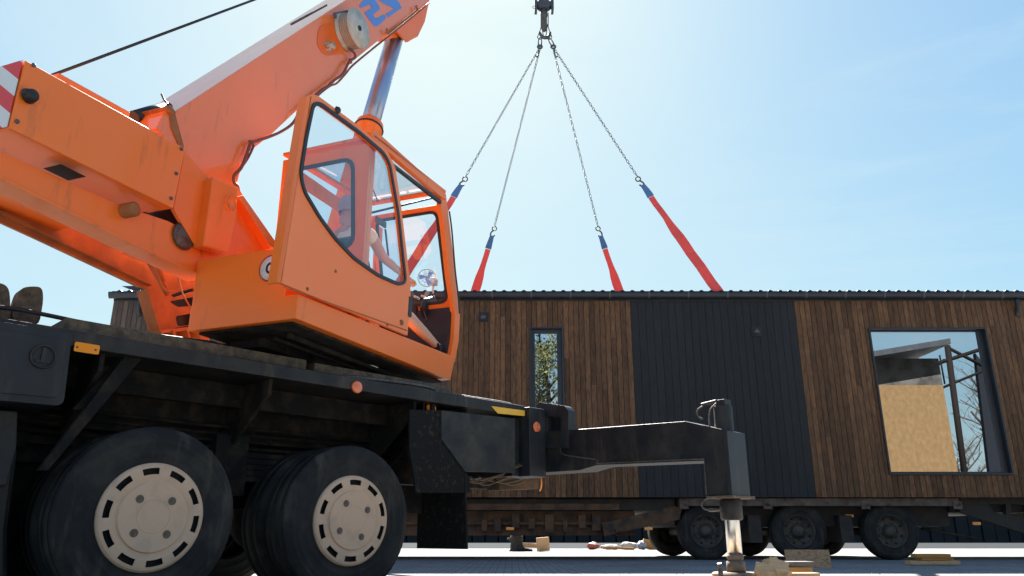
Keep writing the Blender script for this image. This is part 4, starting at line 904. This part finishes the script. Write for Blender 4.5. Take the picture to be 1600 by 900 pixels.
for dx in (-12, 13): mb.tube([c+V((u_*dx, -.13, u_*2)), c+V((u_*dx, -.13, -u_*17))], u_*.8, 6)
mb.tube(circ(c+V((-u_*16, -.1, -u_*9)), XA, Z, u_*2.2, 14), u_*.5, 5, True)
mb.build('cheek_plate', DSTEEL, hb_, bevel=.01)
mb = MB(); mb.lathe(c+V((0, 0, u_*35)), XA, [(.001, -.12), (.42, -.12), (.42, -.09), (.36, -.06), (.36, .06), (.42, .09), (.42, .12), (.001, .12)], 40); mb.build('sheave', DSTEEL, hb_)
mb = MB(); mb.lathe(hp(850, 20), -Z, [(.001, -.1), (u_*5.6, -.1), (u_*5.6, u_*6), (u_*4.6, u_*9), (u_*4.6, u_*30), (u_*2.5, u_*34), (.001, u_*35)], 20); sh = mb.build('swivel_shank', STEEL, hb_)
mb = MB(); mb.tube(catmull([hp(843, 50), hp(846, 56), hp(852, 59), hp(858, 56), hp(860, 50)]), [u_*1.6+u_*1.2*math.sin(math.pi*k/24) for k in range(25)], 10)
mb.build('hook', STEEL, hb_)
for s_ in (-1, 1):
    mb = MB(); k0 = 851+s_*0
    pts = [hp(851+s_*2.5, 18), hp(851+s_*2.5, 40), hp(851+s_*5, 18)] if 0 else None
    lp = [hp(851+s_*4, 38), hp(851+s_*9, 52), hp(851+s_*11, 58), hp(851+s_*9, 61), hp(851+s_*5, 61), hp(851+s_*2, 58), hp(851+s_*3, 50)]
    mb.tube(catmull(lp+[lp[0]], 5)[:-1], u_*.75, 8, True)
    mb.tube([hp(851+s_*5.5, 20), hp(851+s_*5.5, 42)], u_*.8, 8); mb.build('pear_link', DSTEEL, hb_)
mb = MB()
for dx in (-.16, -.06, .06, .16): mb.tube([c+V((dx, -.38, u_*35)), c+V((dx, -.38, u_*35+4.5))], .011, 6); mb.tube([c+V((dx, .38, u_*35)), c+V((dx, .38, u_*35+4.5))], .011, 6)
mb.build('rope_fall', SEAL, hb_)
def chain_mesh(mb, a, b, pitch, wid, r):
    d = b-a; L = d.length; d = d/L; n = int(L/pitch); s1 = d.cross(YA).normalized(); s2 = d.cross(s1)
    for i in range(n):
        c = a+d*(i+.5)*L/n; sv = s1 if i % 2 else s2; sv = ((s1+s2) if i % 2 else (s1-s2))*.7071
        pts = []
        for k in range(10):
            t = 2*math.pi*k/10; x = math.cos(t); y = math.sin(t)
            pts.append(c+d*(x*pitch*.62)+sv*(y*wid))
        mb.tube(pts, r, 5, True)
def yi(a, b, t): return a+(b-a)*t
legs = [ # label, top px, hook px, bottom px, bottom depth, side
    ('leftmost', (843, 72), (724, 284), (612, 462), 15.05, -1, 1),
    ('second from left', (844, 72), (771, 362), (717, 539), 18.8, -1, 0),
    ('second from right', (864, 72), (936, 362), (996, 539), 18.8, 1, 0),
    ('rightmost', (865, 72), (1000, 284), (1128, 464), 15.05, 1, 1)]
for lab, tp, hkp, bp_, yb, sd2, wide in legs:
    fr = (hkp[1]-tp[1])/(bp_[1]-tp[1])
    # depth at the hook from a straight 3D leg
    A = on(*tp, YA, HK); B = on(*bp_, YA, yb)
    lo_, hi_ = 0., 1.
    for _ in range(40):
        mt = (lo_+hi_)/2; P = A+(B-A)*mt; q = P-V((0, 0, EYE)); dep = q.y*cp+q.z*sp_; yy = 450-F*(-q.y*sp_+q.z*cp)/dep
        if yy < hkp[1]: lo_ = mt
        else: hi_ = mt
    K = on(*hkp, YA, (A+(B-A)*lo_).y)
    ch = thing('lifting_chain', ('%s of the four dark lifting chains hanging from the crane hook' % lab), 'chain', A, 'chains hanging from the hook block')
    mb = MB(); chain_mesh(mb, A-V((0, 0, .05)), K+V((0, 0, .03))+(A-K).normalized()*.12, .080, .023, .0066); mb.build('chain', DSTEEL, ch)
    mb = MB(); t_ = on(851+sd2*7, 60, YA, HK); mt_ = (t_+A)/2; dv = (A-t_).normalized(); sv = dv.cross(YA).normalized()
    mb.tube([mt_+dv*math.cos(2*math.pi*k/16)*.13+sv*math.sin(2*math.pi*k/16)*.04 for k in range(16)], .011, 6, True)
    mb.tube(circ(A-Z*.02, XA, Z, .05, 14), .018, 6, True); mb.build('shackle', DSTEEL, ch)
    if wide:
        mb = MB(); a_ = A-Z*.05; mb.tube(catmull([a_, a_-Z*.12+XA*.02*sd2, a_-Z*.20+XA*.03*sd2, a_-Z*.25+XA*.06*sd2, a_-Z*.23+XA*.10*sd2]), .016, 8); mb.build('shortening_hook', DSTEEL, ch)
    mb = MB(); dv = (K-B).normalized(); s1 = XA
    mb.tube(circ(K+dv*.08, XA, Z, .055, 14), .014, 6, True)
    mb.tube(catmull([K+dv*.04, K+dv*-.02-XA*.05*-sd2, K-dv*.10-XA*.04*-sd2, K-dv*.13+XA*.02*-sd2, K-dv*.09+XA*.06*-sd2]), .019, 8); mb.build('chain_hook', DSTEEL, ch)
    # the webbing sling
    sl = thing('lifting_sling', ('%s red webbing sling with a blue sleeve running down to the house roof' % lab), 'sling', B, 'red webbing slings')
    Kb = K-dv*.10; L = (B-Kb).length; dd = (B-Kb)/L; wv = dd.cross(YA).normalized()
    nv = dd.cross(wv).normalized()
    def strip(t0, t1, prof, m, nm, th):
        mb = MB(); n = 14; vs = []
        for i in range(n+1):
            t = t0+(t1-t0)*i/n; p = Kb+dd*t; w2 = prof(t)/2; sag = nv*.015*math.sin(t*9)
            vs += [p-wv*w2+sag, p+wv*w2+sag, p+wv*w2+nv*th+sag, p-wv*w2+nv*th+sag]
        fs = []
        for i in range(n):
            a, b = i*4, i*4+4
            for k in range(4): fs.append((a+k, a+(k+1) % 4, b+(k+1) % 4, b+k))
        fs += [(0, 1, 2, 3), (n*4, n*4+3, n*4+2, n*4+1)]
        mb.add(vs, fs); return mb.build(nm, m, sl)
    wd = .205 if wide else .22
    def pf(t):
        k0, k1 = (.9, 1.45) if wide else (.75, 1.2)
        x = min(1, max(0, (t-k0)/(k1-k0))); return .13+(wd-.13)*x*x*(3-2*x)
    strip(.0, .34, lambda t: .10+.05*min(1, t/.3), SLEEVE, 'sleeve', .022)
    strip(.35, L, pf, SLING, 'webbing', .012)

# ---------------------------------------------------------------- loose timber by the jack
def prism_at(name, m, c, size, rz, tilt=(0, 0), label=None, cat='block', group=None, bev=.003):
    mb = MB(); sx_, sy_, sz_ = size; Mx = Matrix.Rotation(rz, 3, 'Z') @ Matrix.Rotation(tilt[0], 3, 'X') @ Matrix.Rotation(tilt[1], 3, 'Y')
    o = V(c)+Mx @ V((-sx_/2, -sy_/2, -sz_/2)); mb.hexa(o, Mx @ V((sx_, 0, 0)), Mx @ V((0, sy_, 0)), Mx @ V((0, 0, sz_)))
    ob = mb.build(name, m, None, bevel=bev); tag(ob, label, cat, group); return ob
jf = J(0)
G1 = 'timber blocks around the outrigger foot'
prism_at('timber_block', PINE, (jf.x, jf.y, .031), (.70, .20, .06), R(30), label='lower bearer timber under the chrome outrigger foot, running left to right', cat='timber', group=G1)
prism_at('timber_block', PINE, (jf.x, jf.y, .097), (.42, .42, .07), R(-14), label='flat pale timber pad directly under the chrome outrigger foot', cat='timber', group=G1)
def gp(x, y): return on(x, y, Z, EYE-EYE) if False else None
def at_y(x, k, z):   # world point at column x, ground depth k, height z
    q = on(x, 850, YA, k); return V((q.x*(1), k, z))
k_ = 5.7
xx0 = on(1205, 890, YA, k_).x
def bx(x, y, k): return on(x, y, YA, k)
blk = [((1210, 897), 5.6, (.20, .12, .04), 20, (.0, .0), PINE, 'lowest flat pine offcut of the pile beside the outrigger foot'),
       ((1194, 890), 5.6, (.12, .08, .035), -35, (.75, .35), PINE, 'pine offcut tipped up on the left flank of the pile by the foot'),
       ((1216, 884), 5.65, (.13, .09, .035), -28, (.7, .42), PINE, 'orange pine offcut leaning as topmost of the pile by the foot'),
       ((1206, 880), 5.75, (.11, .07, .03), 30, (.9, -.3), PINE, 'thin pine offcut resting at the back of the pile by the foot'),
       ((1220, 893), 5.4, (.08, .05, .035), 8, (.8, -.05), PINE, 'small bright end block at the front of the pile by the foot'),
       ((1250, 899), 5.8, (.24, .12, .035), 6, (0, 0), PINE, 'pale sunlit board lying flat right of the pine pile')]
for q, k, szz, rz, tl, m, lab in blk:
    prism_at('wood_offcut', m, bx(*q, k), szz, R(rz), tl, lab, 'wood offcut', 'pine offcuts beside the outrigger foot')
c = bx(1243, 880, 7.2); prism_at('short_board', DARKBD, c, (.26, .2, .03), R(4), label='grey weathered board lying on top of the yellow block', cat='board')
c = bx(1244, 889, 7.2); prism_at('short_board', PINEY, c-V((0, 0, .018)), (.23, .16, .07), R(4), label='yellow pine block under the grey weathered board', cat='board')
c = bx(1262.5, 873.5, 11.5); prism_at('strand_board_offcut', OSBM, c, (.62, .018, .25), R(-2), (R(-10), 0), 'rectangular strand board offcut leaning in front of the middle trailer wheel', 'board')
for (x, y, w, h, m, lab) in ((1457, 879, .76, .055, PINE, 'widest and lowest plank of the stack right of the trailer wheels'), (1460, 873.6, .50, .035, PINEY, 'thin middle plank of the stack right of the trailer wheels'), (1454, 868.3, .52, .055, PINEY, 'orange topmost plank of the stack right of the trailer wheels')):
    c = bx(x, y, 12.6); prism_at('plank', m, c, (w, .20, h), R(random.uniform(-3, 3)), label=lab, cat='plank', group='planks stacked beside the trailer')
# things on the ground beyond the trailer
K2 = 24.0
c = bx(808, 858, K2)
st_ = thing('tree_stump', 'small rough log stump on the sunlit ground beyond the trailer', 'stump', (c.x, c.y, 0))
mb = MB(); rs_ = [.26, .22, .19, .17, .20, .18]; mb.tube([V((c.x+random.uniform(-.03, .03), c.y, .0+k*.09)) for k in range(6)], rs_, 14); mb.build('trunk', BARK, st_)
mb = MB(); mb.tube([V((c.x-.1, c.y, .28)), V((c.x-.28, c.y-.05, .36))], [.06, .03], 8); mb.tube([V((c.x, c.y-.1, .05)), V((c.x+.45, c.y-.15, .03))], [.07, .03], 8); mb.build('branch_stub', BARK, st_)
prism_at('wood_scrap', PINE, (bx(833, 850, K2).x, K2, .17), (.6, .14, .12), R(3), (0, R(2)), 'pale timber lying right of the stump beyond the trailer', 'wood scrap', bev=.004)
prism_at('wood_scrap', PINE, (bx(848, 850, K2).x, K2-.2, .20), (.34, .25, .38), R(8), (0, R(-4)), 'squarish pale timber end standing at the right tip of the lying timber', 'wood scrap', bev=.004)
def lump(name, c, size, m, label, cat, seed, group=None):
    import bmesh
    bm = bmesh.new(); bmesh.ops.create_icosphere(bm, subdivisions=3, radius=1); rg = random.Random(seed)
    ph = [rg.uniform(0, 6) for _ in range(6)]
    for v in bm.verts:
        p = v.co; k = 1+.12*math.sin(4*p.x+ph[0])*math.cos(5*p.y+ph[1])+.08*math.sin(9*p.z+ph[2]+3*p.x)+.05*math.sin(14*p.x+ph[3])
        v.co = V((p.x*size[0]*k, p.y*size[1]*k, max(-.8, p.z)*size[2]*k))
    zmin = min(v.co.z for v in bm.verts)
    for v in bm.verts: v.co.z -= zmin
    me = bpy.data.meshes.new(name); bm.to_mesh(me); bm.free()
    for p in me.polygons: p.use_smooth = True
    me.materials.append(m); o = bpy.data.objects.new(name, me); COL.objects.link(o); o.location = c; tag(o, label, cat, group); return o
K3 = 27.0
for (x, sz, col, lab, sd3) in ((926, (.20, .18, .12), (.34, .08, .05), 'red plastic bag left of the white sacks beyond the trailer', 1), (953, (.30, .25, .09), (.42, .42, .44), 'white sack beside the red bag beyond the trailer', 2), (982, (.26, .25, .13), (.48, .45, .40), 'taller white sack in the middle of the rubbish row beyond the trailer', 3), (1003, (.16, .2, .15), (.30, .32, .36), 'grey sack at the right end of the white sacks', 4)):
    q = bx(x, 848, K3); lump('rubbish_sack', (q.x, K3, 0), sz, mat('sack_%d' % sd3, col, .6, bump=.3, bscale=20), lab, 'sack', sd3, 'sacks on the ground beyond the trailer')
q = bx(966, 850, K3-.6); prism_at('wood_scrap', PINEY, (q.x, K3-.6, .06), (1.0, .2, .07), R(-4), (0, R(3)), 'yellow board lying in front of the white sacks', 'wood scrap')
q = bx(1016, 850, K3); prism_at('wood_scrap', PINEY, (q.x, K3, .15), (.5, .2, .3), R(-4), (0, R(12)), 'brown board tipped up at the right end of the sack row', 'wood scrap')

# ---------------------------------------------------------------- buildings and trees
shed = thing('warehouse', 'long low dark sheet metal warehouse far behind the house', 'building', (8, 66, 0))
mb = MB(); 
for i in range(90): mb.wbox(-30+i*1.0, -30+i*1.0+.9, 62.0+(.08 if i % 2 else 0), 72, 0, 7)
mb.build('wall', SHEDM, shed)
mb = MB(); mb.plate([V((-31, 61, 7.0)), V((-31, 67, 8.6)), V((-31, 73, 7.0))], V((92, 0, 0))); mb.build('roof', TRIM, shed)
def tree(name, label, base, h, spread, seed, leaves=0, leafsize=.12, r0=.16, levels=4, leafmat=LEAF, up=.55):
    rg = random.Random(seed); t = thing(name, label, 'tree', base); tb_ = MB(); tips = []
    def grow(p, d, L, r, lv):
        pts = [p]; rr = [r]; q = p.copy(); dd = d.copy()
        n = 5
        for i in range(n):
            dd = (dd+V((rg.uniform(-.13, .13), rg.uniform(-.13, .13), rg.uniform(-.04, .1)))).normalized(); q = q+dd*L/n; pts.append(q.copy()); rr.append(r*(1-.5*(i+1)/n))
        tb_.tube(pts, rr, 8 if lv == 0 else 5)
        if lv >= 2: tips.extend(pts[1:])
        if lv < levels:
            nb = 7 if lv == 0 else 4
            for k in range(nb):
                f_ = (.35 if lv == 0 else .2)+(.65 if lv == 0 else .8)*(k+rg.random()*.6)/nb; f_ = min(.98, f_); i = int(f_*n); pb = pts[i].lerp(pts[i+1], f_*n-i)
                a = rg.uniform(0, 6.28); e = V((math.cos(a), math.sin(a), 0)); nd = (dd*up+e*spread+V((0, 0, .25))).normalized()
                grow(pb, nd, L*rg.uniform(.42, .62), rr[i]*.55, lv+1)
    grow(V(base), V((0, 0, 1)), h*.62, r0, 0)
    tb_.build('trunk', BARK, t)
    if leaves:
        lb = MB()
        for _ in range(leaves):
            p = rg.choice(tips)+V((rg.gauss(0, .22), rg.gauss(0, .22), rg.gauss(0, .25))); a = V((rg.uniform(-1, 1), rg.uniform(-1, 1), rg.uniform(-1, 1))).normalized(); b = a.cross(V((rg.uniform(-1, 1), rg.uniform(-1, 1), rg.uniform(-1, 1)))).normalized()
            s_ = leafsize*rg.uniform(.6, 1.3); lb.add([p, p+a*s_+b*s_*.4, p+a*s_*2, p+a*s_-b*s_*.4], [(0, 1, 2, 3)])
        lb.build('crown', leafmat, t)
    return t
lt = on(163, 520, YA, 40.)
tree('bare_tree', 'thin leafless tree far off at the left end of the house above the deck', (lt.x, 40, 0), 6.2, .9, 3, r0=.06)
# reflected in the glass, standing behind the camera
def mir(x, y, kv): # virtual depth kv beyond the pane, returns the real point in front of it
    q = on(x, y, YA, kv); return V((q.x, 2*(HY+.11)-kv, q.z))
bt = mir(853, 600, 40); tree('birch_tree', 'leafy birch tree reflected in the narrow window', (bt.x+.4, bt.y, 0), 15, .8, 11, leaves=26000, leafsize=.10, r0=.2, up=.6)
bt2 = mir(1548, 640, 43); tree('bare_tree', 'leafless spreading tree reflected at the right side of the large window', (bt2.x, bt2.y, 0), 11.0, .9, 5, r0=.30)
bt3 = mir(1478, 660, 55); tree('bare_tree', 'smaller leafless tree reflected in the middle of the large window', (bt3.x, bt3.y, 0), 9.0, .9, 8, r0=.20)
KV = 31.0
oh = thing('strand_board_house', 'unfinished golden strand board house reflected in the large window', 'house', mir(1400, 838, KV))
a_ = mir(1346, 602, KV); b_ = mir(1459, 598, KV); z1 = a_.z; xw0, xw1, yw = a_.x-3.5, b_.x+.35, a_.y
mb = MB(); mb.wbox(xw0, xw1, yw-5, yw, 0, z1); mb.build('strand_board_wall', OSBY, oh)
z2 = mir(1400, 560, KV).z
mb = MB(); mb.wbox(xw0, xw1+.001, yw-5, yw-.01, z1+.002, z2); mb.build('membrane_wall', MEMB, oh)
mb = MB(); q0 = mir(1360, 558, KV-1); q1 = mir(1478, 537, KV-1)
mb.plate([V((xw0-.4, yw+1, q0.z-.3)), V((q0.x, yw+1, q0.z)), V((q1.x+.2, yw+1, q1.z)), V((q1.x+.2, yw+1, q1.z+.22)), V((q0.x, yw+1, q0.z+.22)), V((xw0-.4, yw+1, q0.z-.1))], V((0, -6.5, 0))); mb.build('roof', TRIM, oh)
KP = KV+1.5
def beamr(mb, p, q, w):
    a, b = mir(*p, KP), mir(*q, KP); mb.tube([a, b], w, 4)
mb = MB()
for p, q, w in (((1480, 540), (1520, 838), .14), ((1484, 545), (1536, 572), .08), ((1440, 590), (1476, 562), .06), ((1450, 615), (1535, 580), .055), ((1468, 555), (1476, 600), .04), ((1440, 576), (1535, 545), .08), ((1446, 575), (1454, 618), .05)): beamr(mb, p, q, w)
mb.build('porch_frame', mat('dark_timber', (.007, .006, .006), .85, spec=.1), oh)
mb = MB(); p1, p2 = mir(1524, 552, KP), mir(1560, 600, KP); p3, p4 = mir(1600, 838, KP), mir(1558, 838, KP)
mb.plate([p1, p2, p3, p4], V((0, -.2, 0))); mb.build('side_screen', mat('dark_panel', (.006, .008, .013), .7, spec=.1), oh)

# ---------------------------------------------------------------- grit on the paving
mb = MB(); rg = random.Random(21)
for _ in range(2600):
    k = rg.uniform(3.2, 14) if rg.random() < .8 else rg.uniform(14, 30); x = rg.uniform(-.55, .72)*k+rg.gauss(0, .3); r_ = rg.uniform(.004, .014); h_ = r_*rg.uniform(.5, .9)
    c = V((x, k, 0)); a0_ = rg.uniform(0, 6.28); vs = [c+V((r_*math.cos(a0_+t*1.2566)*rg.uniform(.7, 1.2), r_*math.sin(a0_+t*1.2566), .0)) for t in range(5)]; vs.append(c+V((0, 0, h_)))
    mb.add(vs, [(i, (i+1) % 5, 5) for i in range(5)])
struct(mb.build('grit', mat('grit_stone', (.20, .17, .14), .9, island=.5)), 'stuff')
